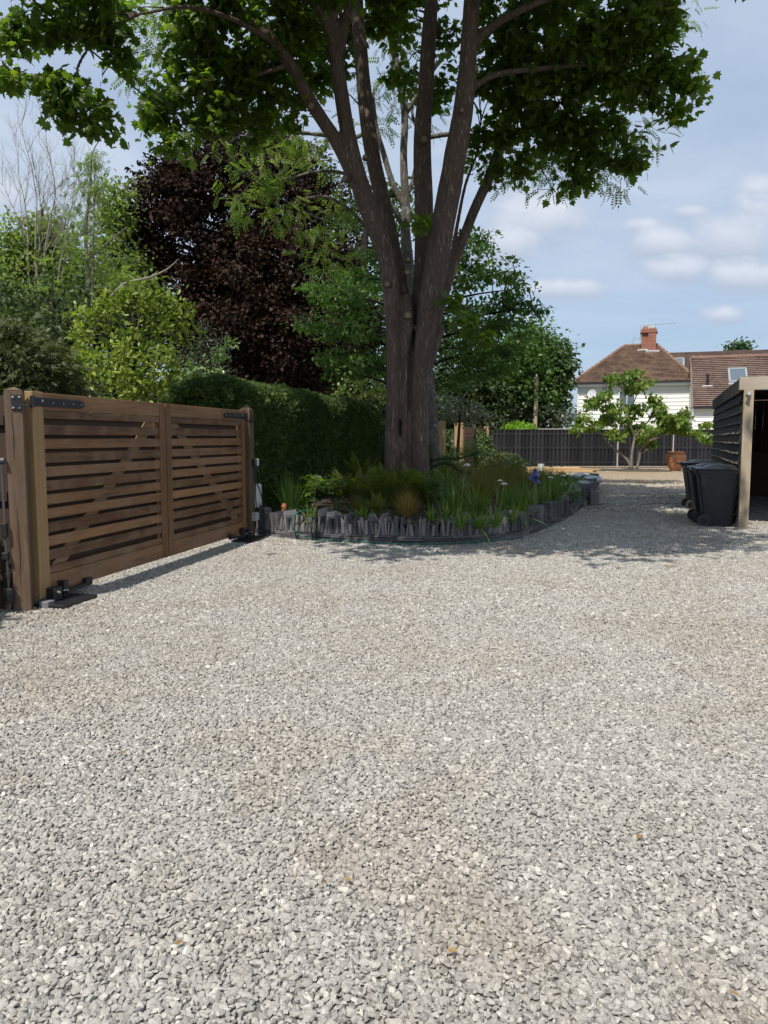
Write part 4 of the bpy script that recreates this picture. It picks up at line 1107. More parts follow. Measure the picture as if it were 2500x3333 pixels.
b = MB(); M = Matrix.Rotation(sl_, 3, 'X'); b.box(c+M @ Vector((0, -.1, .03)), (.55, .12, .03), M); b.build('flashing', m_lead, vp)
# rear range joining behind the hip
b = MB(); courses(b, (LW-2.6, 4.6, 5.0), (LW+14, 4.6, 5.0), (LW-2.6, 8.0, 7.58), (LW+14, 8.0, 7.58), .125, outward=(0, -1, 1), seed=12); courses(b, (LW-2.6, 11.4, 5.0), (LW+14, 11.4, 5.0), (LW-2.6, 8.0, 7.58), (LW+14, 8.0, 7.58), .3, outward=(0, 1, 1), seed=13)
b.build('rear_roof', m_tile2, house)
b = MB(); b.box((LW+5.7, 8, 2.5), (16.4, 6.6, 5.0)); b.build('rear_wall', m_ren, house)
skylight(LW-.75, .66, .8, 1.0, 4.6, 5.0, 8.0, 7.58)
# ================================================================== PLANT MATERIALS
m_maple = leafmat('maple_leaf', (.034, .056, .010), (.072, .108, .017), (.15, .19, .032), trans=.50, rough=.42, tmul=2.9)
m_ash = leafmat('ash_leaf', (.07, .105, .022), (.13, .175, .04), (.20, .25, .06), trans=.45, rough=.5, tmul=2.2)
m_copper = leafmat('copper_leaf', (.017, .010, .008), (.038, .021, .015), (.080, .048, .028), trans=.12, rough=.6, tmul=1.6, spec=.15)
m_light = leafmat('light_leaf', (.09, .12, .038), (.185, .235, .075), (.29, .34, .13), trans=.42, rough=.45)
m_laurel = leafmat('laurel_leaf', (.07, .11, .02), (.20, .26, .04), (.38, .40, .07), trans=.25, rough=.4, spec=.35)
m_laurel2 = leafmat('laurel_pale_leaf', (.08, .13, .04), (.15, .22, .08), (.24, .30, .13), trans=.25, rough=.3)
m_dkgreen = leafmat('dark_evergreen', (.022, .038, .012), (.045, .072, .020), (.08, .115, .035), trans=.22, rough=.45)
m_yew = leafmat('yew_needles', (.028, .050, .012), (.070, .112, .025), (.14, .19, .042), trans=.15, rough=.5)
m_yewy = leafmat('yellowish_yew', (.04, .055, .02), (.085, .105, .035), (.13, .15, .05), trans=.2, rough=.5)
m_greysh = leafmat('grey_leaf', (.05, .065, .04), (.11, .13, .09), (.20, .22, .17), trans=.2, rough=.35)
m_horn = leafmat('hornbeam_leaf', (.038, .080, .018), (.080, .145, .034), (.15, .225, .06), trans=.38, rough=.42)
m_far = leafmat('far_leaf', (.025, .052, .014), (.055, .10, .026), (.09, .15, .04), trans=.25, rough=.5)
m_bright = leafmat('bright_hedge_leaf', (.10, .20, .015), (.20, .34, .03), (.30, .44, .05), trans=.3, rough=.45)
m_cat = leafmat('catalpa_leaf', (.065, .11, .018), (.135, .195, .035), (.21, .275, .065), trans=.38, rough=.38, tmul=2.0)
m_fern = leafmat('fern_leaf', (.075, .095, .018), (.14, .175, .035), (.23, .28, .06), trans=.4, rough=.5)
m_strap = leafmat('strap_leaf', (.05, .095, .016), (.13, .20, .036), (.30, .38, .11), trans=.3, rough=.38)
m_iris = leafmat('iris_leaf', (.06, .105, .022), (.13, .20, .045), (.25, .33, .09), trans=.3, rough=.4)
m_sedge = leafmat('orange_sedge', (.16, .11, .03), (.34, .23, .08), (.55, .42, .20), trans=.35, rough=.5)
m_sedg2 = leafmat('brown_green_grass', (.075, .080, .022), (.17, .15, .045), (.32, .26, .10), trans=.35, rough=.5)
m_palm = leafmat('palm_leaf', (.06, .09, .03), (.12, .17, .055), (.22, .27, .11), trans=.25, rough=.35)
m_maplebark = bark('maple_bark', (.14, .10, .08), (.41, .305, .25), sc=12, bump=1.0, dist=.015, zs=.075)
m_ashbark = bark('ash_bark', (.11, .10, .085), (.36, .33, .28), sc=9, spots=(.46, .44, .38), bump=.6)
m_twig = bark('twig_bark', (.05, .042, .035), (.14, .12, .10), sc=20, bump=.3)
m_pale = bark('pale_twig', (.22, .20, .17), (.42, .39, .34), sc=20, bump=.3)
m_dtrunk = bark('dark_bark', (.025, .020, .018), (.07, .058, .05), sc=10, bump=.5)
m_catbark = bark('catalpa_bark', (.16, .14, .11), (.34, .31, .26), sc=14, bump=.4)
m_cut = plain('cut_wood', (.20, .16, .11), .8, bump=.4, bscale=60, var=.35)

def dm(x, Yd): return x*Yd/1659.0                         # overview pixels -> metres at distance
def B(x, y, r, Yd, rz=None, dy=None, dens=1.0):
    rr = dm(r, Yd); rv = dm(rz, Yd) if rz else rr
    return (tuple(D(x, y, Yd)), (rr, dy if dy else rr, rv), dens)

# ================================================================== THE BIG MAPLE
TY = 14.0
maple = thing('maple_tree', 'big many stemmed maple with a thick fluted trunk rising from the planting bed', 'tree', (0.42, TY, .2))
ml = -Vector(maple.location)
tb = MB(); skel = []
def stem(pts, rad, n=14, add=True, rough=.10, m=5, seed=0):
    P = limb(tb, pts, rad, n=n, m=m, rough=rough, seed=seed)
    if add: skel.extend([p for p in P if p.z > 4.0])
    return P
r_ = lambda px, Yd=TY: dm(px, Yd)*.83
stem([D(846, 1120, 13.85), D(847, 930, 13.88), D(849, 850, 13.88), D(849, 760, 13.88), D(846, 680, 13.86), D(842, 600, 13.85), D(822, 520, 13.8), D(786, 425, 13.7), D(760, 330, 13.6), D(740, 220, 13.5), D(724, 110, 13.4), D(712, 0, 13.2), D(690, -150, 12.8), D(680, -330, 12.4)],
     [r_(22), r_(18), r_(17), r_(17), r_(19), r_(22), r_(23), r_(24), r_(20), r_(18), r_(17), r_(15), r_(13), r_(7)], seed=1)
stem([D(768, 392, 13.7), D(735, 320, 13.55), D(700, 265, 13.4), D(662, 205, 13.2), D(628, 140, 13.0), D(590, 90, 12.8), D(535, 40, 12.6), D(470, -20, 12.3), D(380, -90, 12.0), D(250, -150, 11.6)],
     [r_(17), r_(17), r_(16), r_(16), r_(15), r_(12), r_(10), r_(8), r_(6), r_(3)], seed=2)
stem([D(880, 1120, 14.22), D(878, 900, 14.24), D(876, 780, 14.24), D(868, 660, 14.25), D(852, 560, 14.3), D(832, 460, 14.4), D(806, 340, 14.5), D(790, 230, 14.6), D(780, 120, 14.6), D(770, 0, 14.7), D(770, -160, 14.9), D(760, -330, 15.2)],
     [r_(34), r_(28), r_(25), r_(23), r_(22), r_(21), r_(20), r_(20), r_(18), r_(17), r_(12), r_(6)], seed=3)
stem([D(874, 1120, 13.82), D(874, 960, 13.86), D(874, 860, 13.87), D(875, 770, 13.86), D(879, 700, 13.86), D(878, 640, 14.0)], [r_(12), r_(9), r_(8), r_(9), r_(17), r_(16)], seed=11)
stem([D(887, 1120, 13.96), D(886, 960, 13.97), D(885, 860, 13.98), D(884, 770, 13.98), D(884, 700, 14.0), D(884, 660, 14.1)], [r_(13), r_(12), r_(12), r_(11), r_(10), r_(9)], seed=43, add=False)
stem([D(838, 1120, 13.9), D(842, 1000, 13.98), D(850, 880, 14.05)], [r_(13), r_(9), r_(7)], seed=41, add=False)
stem([D(925, 1120, 13.9), D(920, 1000, 13.98), D(915, 860, 14.05)], [r_(12), r_(9), r_(7)], seed=42, add=False)
stem([D(908, 1120, 13.84), D(906, 930, 13.86), D(908, 840, 13.84), D(916, 740, 13.82), D(930, 640, 13.8), D(948, 530, 13.75), D(967, 430, 13.7), D(985, 330, 13.6), D(1000, 240, 13.5), D(1010, 140, 13.4), D(1018, 20, 13.3), D(1030, -140, 13.0), D(1050, -320, 12.7)],
     [r_(26), r_(21), r_(22), r_(25), r_(30), r_(31), r_(29), r_(28), r_(24), r_(21), r_(20), r_(15), r_(7)], seed=4)
stem([D(900, 1120, 14.35), D(905, 850, 14.3), D(908, 700, 14.2), D(915, 560, 14.25), D(915, 430, 14.3), D(912, 300, 14.4), D(920, 180, 14.5), D(928, 60, 14.6), D(935, -80, 14.8), D(930, -300, 15)],
     [r_(32), r_(27), r_(26), r_(24), r_(24), r_(23), r_(20), r_(19), r_(15), r_(7)], seed=5)
stem([D(918, 800, 14.3), D(938, 740, 14.45), D(950, 705, 14.55)], [r_(16), r_(17), r_(15)], seed=6, add=False)
stem([D(930, 740, 14.4), D(958, 640, 14.8), D(985, 560, 15.1), D(1022, 460, 15.3), D(1062, 370, 15.4), D(1095, 270, 15.4), D(1125, 190, 15.2), D(1190, 110, 14.9), D(1260, 40, 14.6), D(1340, -40, 14.3)],
     [r_(14), r_(14), r_(13), r_(14), r_(14), r_(13), r_(11), r_(9), r_(7), r_(3)], seed=7)
stem([D(962, 620, 14.9), D(985, 500, 15.2), D(1005, 400, 15.3), D(1030, 330, 15.4), D(1040, 250, 15.4)], [r_(5), r_(6), r_(5), r_(4), r_(3)], n=8, seed=8)
# secondary limbs
for k, (pts, rad) in enumerate([
    ([(722, 95, 13.4), (700, 40, 13.2), (660, -20, 13.0), (610, -90, 12.6)], [11, 10, 8, 4]),
    ([(733, 110, 13.4), (748, 40, 13.3), (765, -40, 13.2)], [12, 11, 7]),
    ([(1012, 110, 13.4), (1060, 60, 13.2), (1130, 20, 12.9), (1230, -20, 12.6), (1330, -60, 12.3)], [10, 9, 7, 5, 3]),
    ([(1000, 210, 13.5), (1060, 165, 13.5), (1150, 150, 13.5), (1260, 140, 13.5), (1370, 140, 13.4), (1450, 170, 13.3)], [8, 7, 6, 5, 4, 2]),
    ([(1090, 290, 15.4), (1130, 280, 15.2), (1200, 290, 14.9), (1270, 320, 14.6), (1330, 350, 14.4)], [7, 6, 5, 4, 2]),
    ([(1125, 190, 15.2), (1220, 200, 14.8), (1330, 220, 14.2), (1440, 230, 13.8)], [7, 6, 4, 2]),
    ([(590, 90, 12.8), (500, 40, 12.0), (400, 15, 11.0), (300, 30, 10.2), (200, 25, 9.8), (120, 40, 9.5), (40, 40, 9.3)], [7, 5, 4, 3, 2.6, 2.2, 1.2]),
    ([(230, 28, 9.9), (215, 70, 9.8), (170, 140, 9.7), (160, 210, 9.7)], [4, 3, 3, 1.5]),
    ([(300, 30, 10.2), (268, 50, 10.0), (235, 95, 9.9), (215, 200, 9.9)], [3.5, 3, 2, 1.5]),
    ([(120, 40, 9.5), (60, 80, 9.4), (15, 130, 9.3), (-30, 120, 9.2)], [4, 3, 2, 1]),
    ([(628, 140, 13.0), (560, 160, 12.9), (480, 190, 12.8), (400, 230, 12.7), (330, 260, 12.6)], [6, 5, 4, 3, 2]),
    ([(470, -20, 12.3), (455, 80, 12.4), (450, 170, 12.5), (455, 260, 12.6), (462, 300, 12.6)], [5, 4, 4, 3, 1.5]),
    ([(712, 0, 13.2), (600, -120, 11.5), (520, -260, 9.8), (450, -380, 8.6)], [10, 8, 6, 3]),
    ([(1018, 20, 13.3), (1080, -150, 11.8), (1160, -330, 10.2), (1240, -500, 9.0)], [10, 8, 6, 3]),
    ([(770, 0, 14.7), (800, -200, 13.0), (850, -500, 11.0), (880, -800, 9.5)], [10, 8, 6, 3])]):
    P = limb(tb, [D(*p) for p in pts], [dm(q, 13) for q in rad], n=8, rough=.1, seed=20+k); skel.extend(P)
tb.v = [tuple(Vector(v)+ml) for v in tb.v]
trunk = tb.build('trunk', m_maplebark, maple, smooth=True)
rm = trunk.modifiers.new('remesh', 'REMESH'); rm.mode = 'VOXEL'; rm.voxel_size = .026; rm.use_smooth_shade = True
sm = trunk.modifiers.new('smooth', 'SMOOTH'); sm.factor = .6; sm.iterations = 2
# pruning scars
for (x, y, r, Yd, dx) in ((881, 681, 7, 13.44, 0), (836, 613, 5.5, 13.60, -.3), (880, 588, 5, 13.72, .2), (882, 560, 4, 13.76, 0), (916, 300, 7, 14.0, 0), (1029, 147, 6, 13.35, .8), (672, 228, 6, 12.98, -.2), (744, 385, 6, 13.45, -.7), (789, 338, 4, 13.28, .1), (998, 238, 4, 13.1, .1)):
    b = MB(); c = D(x, y, Yd)+ml; d_ = Vector((dx, -1, -.05)).normalized(); rr = dm(r, Yd)
    b.tube([c-d_*-.0+d_*-.10, c+d_*-.02, c+d_*.0], [rr*1.45, rr*1.35, rr*1.15], 14, rough=.1, seed=x)
    s_ = b.build('branch_scar', m_maplebark, maple, smooth=True)
    b = MB(); b.tube([c+d_*-.01, c+d_*.006], [rr*.95, rr*.9], 14); b.build('cut_face', m_cut, s_)
MBL = [B(60, 60, 62, 11.8), B(20, 105, 40, 11.5), B(150, 70, 50, 12), B(215, 45, 42, 12.1), B(262, 18, 34, 12.2), B(238, 80, 26, 12.2), B(88, 170, 44, 11.9), B(150, 205, 55, 12), B(205, 235, 42, 12.1), B(205, 280, 26, 12.2), B(130, 240, 34, 12), B(10, 165, 24, 11.4), B(150, 20, 60, 12), B(255, 135, 18, 12.3), B(60, -60, 70, 11.6), B(200, -60, 80, 12),
       B(400, 90, 62, 12.5), B(420, 40, 60, 12.4), B(350, 190, 55, 12.6), B(330, 270, 46, 12.6), B(380, 300, 30, 12.6), B(540, 140, 62, 13), B(610, 125, 55, 13.4), B(455, 115, 62, 12.6), B(650, 160, 45, 14), B(400, 165, 52, 12.6), B(345, 235, 45, 12.6), B(500, 240, 52, 12.8), B(700, 110, 50, 15), B(690, 30, 60, 15.2), B(600, 40, 60, 13.6), B(420, 240, 62, 12.7), B(480, 180, 72, 12.8), B(470, 290, 40, 12.8), B(560, 90, 80, 13), B(530, 210, 62, 13), B(600, 190, 55, 13.3), B(640, 60, 70, 13.6), B(590, 260, 40, 13.4), B(640, 240, 38, 13.8), B(460, -40, 120, 12.3), B(650, -60, 120, 13), B(500, 20, 70, 12.6), B(690, 190, 40, 14.3), B(545, 290, 28, 13.2),
       B(760, 60, 60, 15.4), B(860, 60, 60, 15.6), B(955, 80, 50, 15.2), B(880, 170, 45, 15.6), B(960, 190, 45, 15.5), B(740, 160, 40, 15.6), B(850, -60, 120, 15),
       B(1080, 60, 75, 14), B(1240, 240, 62, 14.2), B(1180, 220, 62, 14.6), B(1330, 130, 70, 13.8), B(1110, 110, 60, 14.6), B(1260, 320, 48, 14.2), B(1160, 90, 85, 13.8), B(1250, 70, 90, 13.4), B(1340, 60, 85, 13.2), B(1410, 110, 70, 13.2), B(1460, 150, 55, 13.2), B(1485, 205, 38, 13.3), B(1465, 248, 30, 13.4), B(1390, 190, 60, 13.4), B(1100, 160, 70, 14.4), B(1200, 180, 80, 14), B(1300, 180, 75, 13.8), B(1290, 280, 62, 14), B(1340, 320, 52, 14.1), B(1270, 365, 42, 14.2), B(1200, 290, 62, 14.5), B(1110, 250, 60, 14.9), B(1060, 300, 45, 15.2), B(1120, 345, 42, 15.2), B(1050, 200, 50, 15), B(1370, 345, 34, 14), B(1430, 40, 60, 13), B(1400, -40, 90, 13), B(1180, -60, 130, 13.4), B(1075, 370, 25, 15.3), B(1010, 330, 30, 15.4), B(1245, 395, 22, 14.2)]
MBL = [(c, tuple(q*.74 for q in r), d) for c, r, d in MBL]
def nearer(c, r, f=.80):                                  # the hanging group at the left grows on the near side of the tree
    return tuple(Vector((0, 0, CAM_H))+(Vector(c)-Vector((0, 0, CAM_H)))*f), tuple(q*f for q in r)
MBL = [((*nearer(c, r), d*1.3) if c[0] < -4.05 and c[1] < 12.45 else (c, r, d)) for c, r, d in MBL]
foliage('crown', m_maple, None, [q for q in MBL if not (q[0][0] < -3.2 and q[0][1] < 10.4)], 4.6, 32, .132, 'maple', rc=.27, seed=2, lo=.25, flat=.6, droop=.55, up=.75)
cr = bpy.data.objects['crown']; cr.parent = maple; cr.location = ml
nl_, _c = foliage('hanging_branches', m_maple, maple, [q for q in MBL if q[0][0] < -3.2 and q[0][1] < 10.4], 6.2, 36, .108, 'maple', rc=.21, seed=3, lo=.25, flat=.6, droop=.55, up=.75); nl_.location = ml
rngm = np.random.default_rng(2); Cm, _ = clumps(MBL, 4.6, rngm, .25)
tw = MB(); twigs(tw, Cm, [p for p in skel], r0=.03, r1=.004, n=4, every=2, maxd=2.6)
# the rest of the dome, above the picture
rngd = np.random.default_rng(9); HB = []
for k in range(52):
    a = rngd.uniform(0, 2*math.pi); q = math.sqrt(rngd.random()); x = .6+q*6.6*math.cos(a); y = 13.2+q*7.4*math.sin(a); z = 14.8-5.6*q*q+rngd.uniform(-1.4, .3)
    if (z-1.5)/max(y, .1) < .60: z = 1.5+.60*y+1.0
    if y+.588*z < 9.9: continue
    if x < -3.0 or (x < -2.4 and y > 11.0): continue
    if x+.274*z > 4.9 and y+.588*z < 17: continue
    HB.append(((x, y, z), (1.5, 1.5, 1.0)))
for (x, y, z) in ((-1.9, 6.6, 7.2), (-.6, 6.3, 7.4), (.9, 6.5, 7.0), (2.0, 7.4, 7.4), (2.6, 8.6, 8.2), (-1.2, 10.4, 9.2), (-1.9, 9.2, 8.9), (-.8, 11.8, 9.9), (-2.4, 8.0, 9.6), (-.2, 9.8, 9.4), (.4, 10.6, 9.9), (-1.6, 7.6, 8.4), (.2, 7.8, 8.4), (1.5, 8.8, 8.6), (-2.6, 8.2, 8.0), (-1.0, 8.6, 8.4), (.8, 8.8, 8.6), (2.4, 9.6, 9.0), (-2.4, 10.2, 9.4), (-.4, 11, 10), (1.4, 11.4, 10.2), (4.6, 12.6, 10.6), (3.0, 12.4, 10.6)):
    HB.append(((x, y, z), (1.15, 1.1, .55)))
hb, Ch = foliage('upper_crown', m_maple, None, HB, 1.7, 44, .20, 'quad', rc=.48, seed=8, lo=.2, flat=.5)
hb.parent = maple; hb.location = ml
twigs(tw, Ch, skel, r0=.03, r1=.006, n=4, every=6, maxd=1.6)
P_ = limb(tw, [D(1160, 350, 15.1), D(1178, 380, 15.0), D(1192, 410, 15), D(1198, 442, 15)], [.014, .011, .008, .003], n=5)
limb(tw, [D(1187, 398, 15), D(1205, 420, 15)], [.006, .002], n=4); limb(tw, [D(1340, 300, 14), D(1375, 285, 13.9), D(1412, 290, 13.9)], [.012, .008, .003], n=5); limb(tw, [D(1378, 286, 13.9), D(1400, 302, 13.9)], [.006, .002], n=4)
tw.v = [tuple(Vector(v)+ml) for v in tw.v]; tag(tw.build('twigs', m_twig, maple), kind='stuff')
# water shoots on the trunk and in front of the base of the fork
for bl_ in ([B(905, 480, 18, 13.3)], [B(975, 650, 20, 13.4)], [B(1010, 700, 28, 13.4)], [B(1045, 730, 22, 13.5)]):
    o, _c = foliage('trunk_shoot', m_maple, maple, bl_, 4.0, 12, .14, 'maple', rc=.2, seed=12); o.location = ml

# ================================================================== ASH TREE behind
ash = thing('ash_tree', 'pale barked ash tree with feathery leaves right behind the maple', 'tree', (1.1, 18, .2)); al = -Vector(ash.location)
tb = MB(); sk2 = []
def st2(pts, rad, **k):
    P = limb(tb, [D(*p) for p in pts], [dm(q, 18) for q in rad], **k); sk2.extend(P)
st2([(938, 1040, 17.6), (936, 960, 17.6), (932, 880, 17.7), (918, 760, 17.8), (895, 640, 17.9), (878, 540, 18), (876, 440, 18), (872, 340, 18), (874, 250, 18), (862, 170, 18), (845, 90, 18), (830, 0, 18), (820, -120, 18)], [17, 13, 12, 12, 12, 12, 9, 8, 7.5, 7, 6, 5, 2], n=12, seed=31)
st2([(877, 450, 18), (850, 400, 18), (828, 330, 18), (812, 270, 17.9), (805, 200, 17.8)], [6.5, 6, 6, 5, 3], n=8, seed=32)
st2([(877, 500, 18), (860, 470, 17.8), (838, 430, 17.6)], [5, 5, 3], n=8, seed=33)
st2([(874, 430, 18), (892, 390, 18.1), (905, 300, 18.1), (890, 240, 18.2), (905, 160, 18.2)], [5, 5, 4, 3, 2], n=8, seed=34)
st2([(812, 270, 17.9), (760, 300, 17.2), (700, 292, 16.5), (630, 286, 16), (560, 290, 15.6)], [4, 4.5, 4, 3, 1.5], n=7, seed=35)
st2([(838, 430, 17.6), (760, 380, 17), (690, 370, 16.5), (610, 390, 16.2)], [4, 3.5, 3, 1.5], n=7, seed=36)
st2([(895, 640, 17.9), (800, 500, 17.2), (720, 430, 16.7), (650, 430, 16.4)], [5, 4, 3, 1.5], n=7, seed=37)
st2([(905, 300, 18.1), (1000, 290, 17.6), (1120, 330, 17), (1250, 350, 16.6), (1340, 350, 16.4)], [5, 4.5, 4, 3, 1.5], n=7, seed=38)
st2([(874, 250, 18), (960, 120, 18), (1060, 60, 17.8), (1200, 100, 17.5), (1350, 170, 17.2)], [5, 4.5, 4, 3, 1.5], n=7, seed=39)
AB = [B(560, 350, 42, 16, dens=1.2), B(620, 380, 48, 16.4), B(700, 350, 45, 16.8), B(600, 450, 48, 16.4), B(660, 480, 42, 16.6), B(735, 430, 45, 17), B(540, 410, 40, 16), B(510, 450, 25, 16), B(760, 490, 40, 17.2), B(690, 560, 42, 17), B(480, 300, 35, 15.8), B(740, 300, 30, 17), B(575, 310, 30, 16), B(640, 320, 30, 16.4),
      B(850, 120, 55, 19), B(830, 200, 45, 19), B(820, 280, 32, 19), B(900, 260, 28, 19), B(845, 40, 50, 19), B(790, 380, 30, 18.5), B(1180, 320, 55, 17), B(1270, 350, 50, 16.8), B(1330, 375, 38, 16.6), B(1110, 390, 30, 17), B(1210, 400, 22, 17), B(1370, 250, 45, 17), B(1400, 170, 55, 17.2), B(1440, 60, 50, 17.4), B(1080, 330, 30, 17), B(1380, 320, 32, 16.8),
      B(310, 60, 32, 16), B(340, 110, 28, 16), B(275, 160, 26, 16), B(380, 40, 30, 16), B(330, 20, 40, 16)]
ob, Ca = foliage('crown', m_ash, None, AB, 1.75, 13, .24, 'pinnate', rc=.38, seed=4, lo=.15, flat=.6, droop=.5, up=.8)
ob.parent = ash; ob.location = al
twigs(tb, Ca, sk2, r0=.025, r1=.004, n=4, every=3, maxd=4)
tb.v = [tuple(Vector(v)+al) for v in tb.v]; tb.build('trunk', m_ashbark, ash, smooth=True)

# ================================================================== generic tree
def tree(kind, label, base, blobs, mat, barkm, per, nl, size, shape, rc, limbs=None, seed=1, tr=.25, group=None, twe=3, cat='tree', **kw):
    g = thing(kind, label, cat, base, 0, group); l = -Vector(base)
    o, C = foliage('crown', mat, g, blobs, per, nl, size, shape, rc=rc, seed=seed, **kw); o.location = l
    b = MB(); sk = []
    top = max(bb[0][2]+bb[1][2]*.5 for bb in blobs); cx = sum(bb[0][0] for bb in blobs)/len(blobs); cy = sum(bb[0][1] for bb in blobs)/len(blobs)
    bs_ = Vector(base)
    sk += limb(b, [bs_-Vector((0, 0, .3)), bs_.lerp(Vector((cx, cy, top)), .3), bs_.lerp(Vector((cx, cy, top)), .65), Vector((cx, cy, top))], [tr*1.25, tr, tr*.65, tr*.15], n=9, seed=seed)
    for i, bb in enumerate(blobs):
        c = Vector(bb[0]); hd_ = math.hypot(c.x-cx, c.y-cy); f = min(.85, max(.12, (c.z-.22*hd_-base[2])/max(top, 1))); st_ = bs_.lerp(Vector((cx, cy, top)), f)
        sk += limb(b, [st_, st_.lerp(c, .5)+Vector((0, 0, .05*(c-st_).length)), c], [tr*.24, tr*.17, tr*.05], n=6, m=4, seed=i)
    if limbs:
        for pts, rad in limbs: sk += limb(b, [D(*p) for p in pts], rad, n=7, seed=3)
    if twe: twigs(b, C, sk, r0=.03, r1=.006, n=4, every=twe, maxd=4)
    b.v = [tuple(Vector(v)+l) for v in b.v]; b.build('trunk', barkm, g, smooth=True)
    return g
def at0(x, Yd): p = D(x, 1000, Yd); return (p.x, p.y, 0)

# copper beech / purple maple
cb = [B(300, 470, 42, 26), B(310, 620, 50, 26), B(360, 690, 55, 26), B(400, 360, 55, 26.5), B(350, 370, 34, 26), B(295, 520, 40, 26), B(390, 420, 75, 26), B(340, 460, 55, 26), B(320, 400, 30, 26), B(470, 370, 80, 26.5), B(560, 360, 75, 27), B(640, 370, 70, 27), B(480, 290, 45, 27), B(590, 300, 55, 27.5), B(330, 545, 60, 26), B(420, 520, 90, 26.5), B(520, 470, 90, 27), B(620, 470, 85, 27), B(700, 450, 70, 27.5), B(440, 620, 85, 26), B(540, 590, 95, 26), B(640, 580, 85, 26), B(720, 570, 60, 26.5), B(520, 690, 85, 25.5), B(610, 700, 90, 25.5), B(690, 690, 75, 26), B(720, 760, 60, 26), B(600, 790, 80, 26), B(520, 780, 70, 26), B(660, 830, 60, 26.5), B(740, 660, 50, 26), B(780, 700, 60, 28), B(440, 720, 60, 27), B(280, 570, 35, 26.5)]
tree('purple_tree', 'large dark purple leaved tree behind the hedge', at0(560, 27), cb, m_copper, m_dtrunk, 2.9, 56, .15, 'quad', .46, seed=5, tr=.38, lo=.12, up=.8, droop=.35, limbs=[([(560, 900, 26.5), (580, 700, 26.5), (575, 560, 26.8), (560, 430, 27)], [.35, .25, .15, .05]), ([(580, 700, 26.5), (600, 620, 26), (620, 560, 26), (655, 490, 26)], [.16, .12, .09, .04])])
# light trees at the left
lt = [B(60, 520, 55, 23, dens=.9), B(100, 550, 60, 23), B(20, 600, 60, 23), B(170, 640, 60, 23), B(230, 620, 60, 23), B(30, 560, 60, 23), B(110, 500, 45, 24), B(60, 620, 80, 22.5), B(140, 600, 70, 23), B(40, 690, 70, 22), B(110, 680, 60, 22)]
tree('broadleaf_tree', 'sunlit yellow green tree at the left edge beneath the bare twigs', at0(60, 23), lt, m_light, m_dtrunk, 4.0, 46, .13, 'quad', .42, seed=6, tr=.22, lo=.3)
lt2 = [B(190, 360, 30, 20, rz=45, dens=.8), B(225, 340, 22, 20), B(180, 420, 38, 20, dens=.7), B(215, 420, 32, 20, dens=.7), B(205, 480, 48, 20, dens=.7), B(160, 520, 42, 20, dens=.6), B(230, 540, 45, 20, dens=.6), B(190, 580, 55, 20, dens=.7), B(265, 590, 40, 20, dens=.6), B(150, 620, 45, 20, dens=.6), B(310, 610, 25, 20, dens=.6)]
wt = tree('rowan_tree', 'slender pale stemmed feathery tree between the left trees and the purple one', at0(190, 20), lt2, m_ash, m_pale, 2.4, 16, .20, 'pinnate', .36, seed=7, tr=.045, lo=.1, up=.8, limbs=[([(185, 670, 20), (190, 600, 20), (185, 500, 20), (195, 400, 20), (200, 330, 20), (225, 290, 20)], [.06, .055, .045, .03, .018, .008]), ([(190, 560, 20), (250, 510, 20), (275, 490, 20)], [.04, .025, .01]), ([(240, 640, 19), (270, 612, 19), (320, 600, 19), (360, 582, 19), (385, 560, 19)], [.03, .03, .028, .02, .008]), ([(188, 640, 20), (170, 620, 20), (140, 622, 20)], [.03, .02, .01])])
lt3 = [B(255, 470, 42, 25), B(235, 430, 35, 25), B(240, 520, 50, 25), B(270, 555, 45, 25), B(200, 640, 60, 24), B(265, 420, 25, 25), B(290, 640, 45, 24)]
tree('broadleaf_tree', 'pale lime green tree touching the left side of the purple tree', at0(240, 25), lt3, m_light, m_dtrunk, 3.6, 44, .13, 'quad', .42, seed=8, tr=.16, lo=.2)
# bare dead-topped birch
dt = thing('bare_tree', 'leafless grey twiggy tree standing against the sky at the left', 'tree', at0(110, 22)); dl = -Vector(dt.location)
b = MB(); rb = random.Random(21)
def grow(p, d, L, r, lev):
    pts = [p]; q = p.copy(); dd = d.copy(); n = 5
    for k in range(n):
        dd = (dd+Vector((rb.gauss(0, .12), rb.gauss(0, .12), rb.gauss(.04, .06)))).normalized(); q = q+dd*(L/n); pts.append(q.copy())
    b.tube(pts, [r*(1-.75*k/n) for k in range(n+1)], 5)
    if lev:
        for k in range(2, n+1):
            for _ in range(rb.choice((1, 2))):
                a = rb.uniform(0, 6.28); nd = (dd+Vector((math.cos(a), math.sin(a)*.6, .25))*rb.uniform(.5, .9)).normalized(); grow(pts[k], nd, L*rb.uniform(.35, .6), r*.5, lev-1)
for (x0, y0, x1, y1) in ((95, 700, 80, 430), (100, 700, 120, 420), (120, 700, 150, 470), (85, 700, 60, 500)):
    p = D(x0, y0, 22); q = D(x1, y1, 22); P_ = limb(b, [p-Vector((0, 0, 3)), p, p.lerp(q, .5)+Vector((rb.uniform(-.2, .2), 0, 0)), q], [.04, .034, .024, .013], n=6)
    grow(q, (q-p).normalized(), 2.0, .017, 2)
    for f_ in (.45, .6, .75, .88): grow(p.lerp(q, f_), Vector((rb.uniform(-.6, .6), rb.uniform(-.3, .3), 1)).normalized(), 1.6, .014, 2)
b.v = [tuple(Vector(v)+dl) for v in b.v]; b.build('trunk', m_pale, dt)

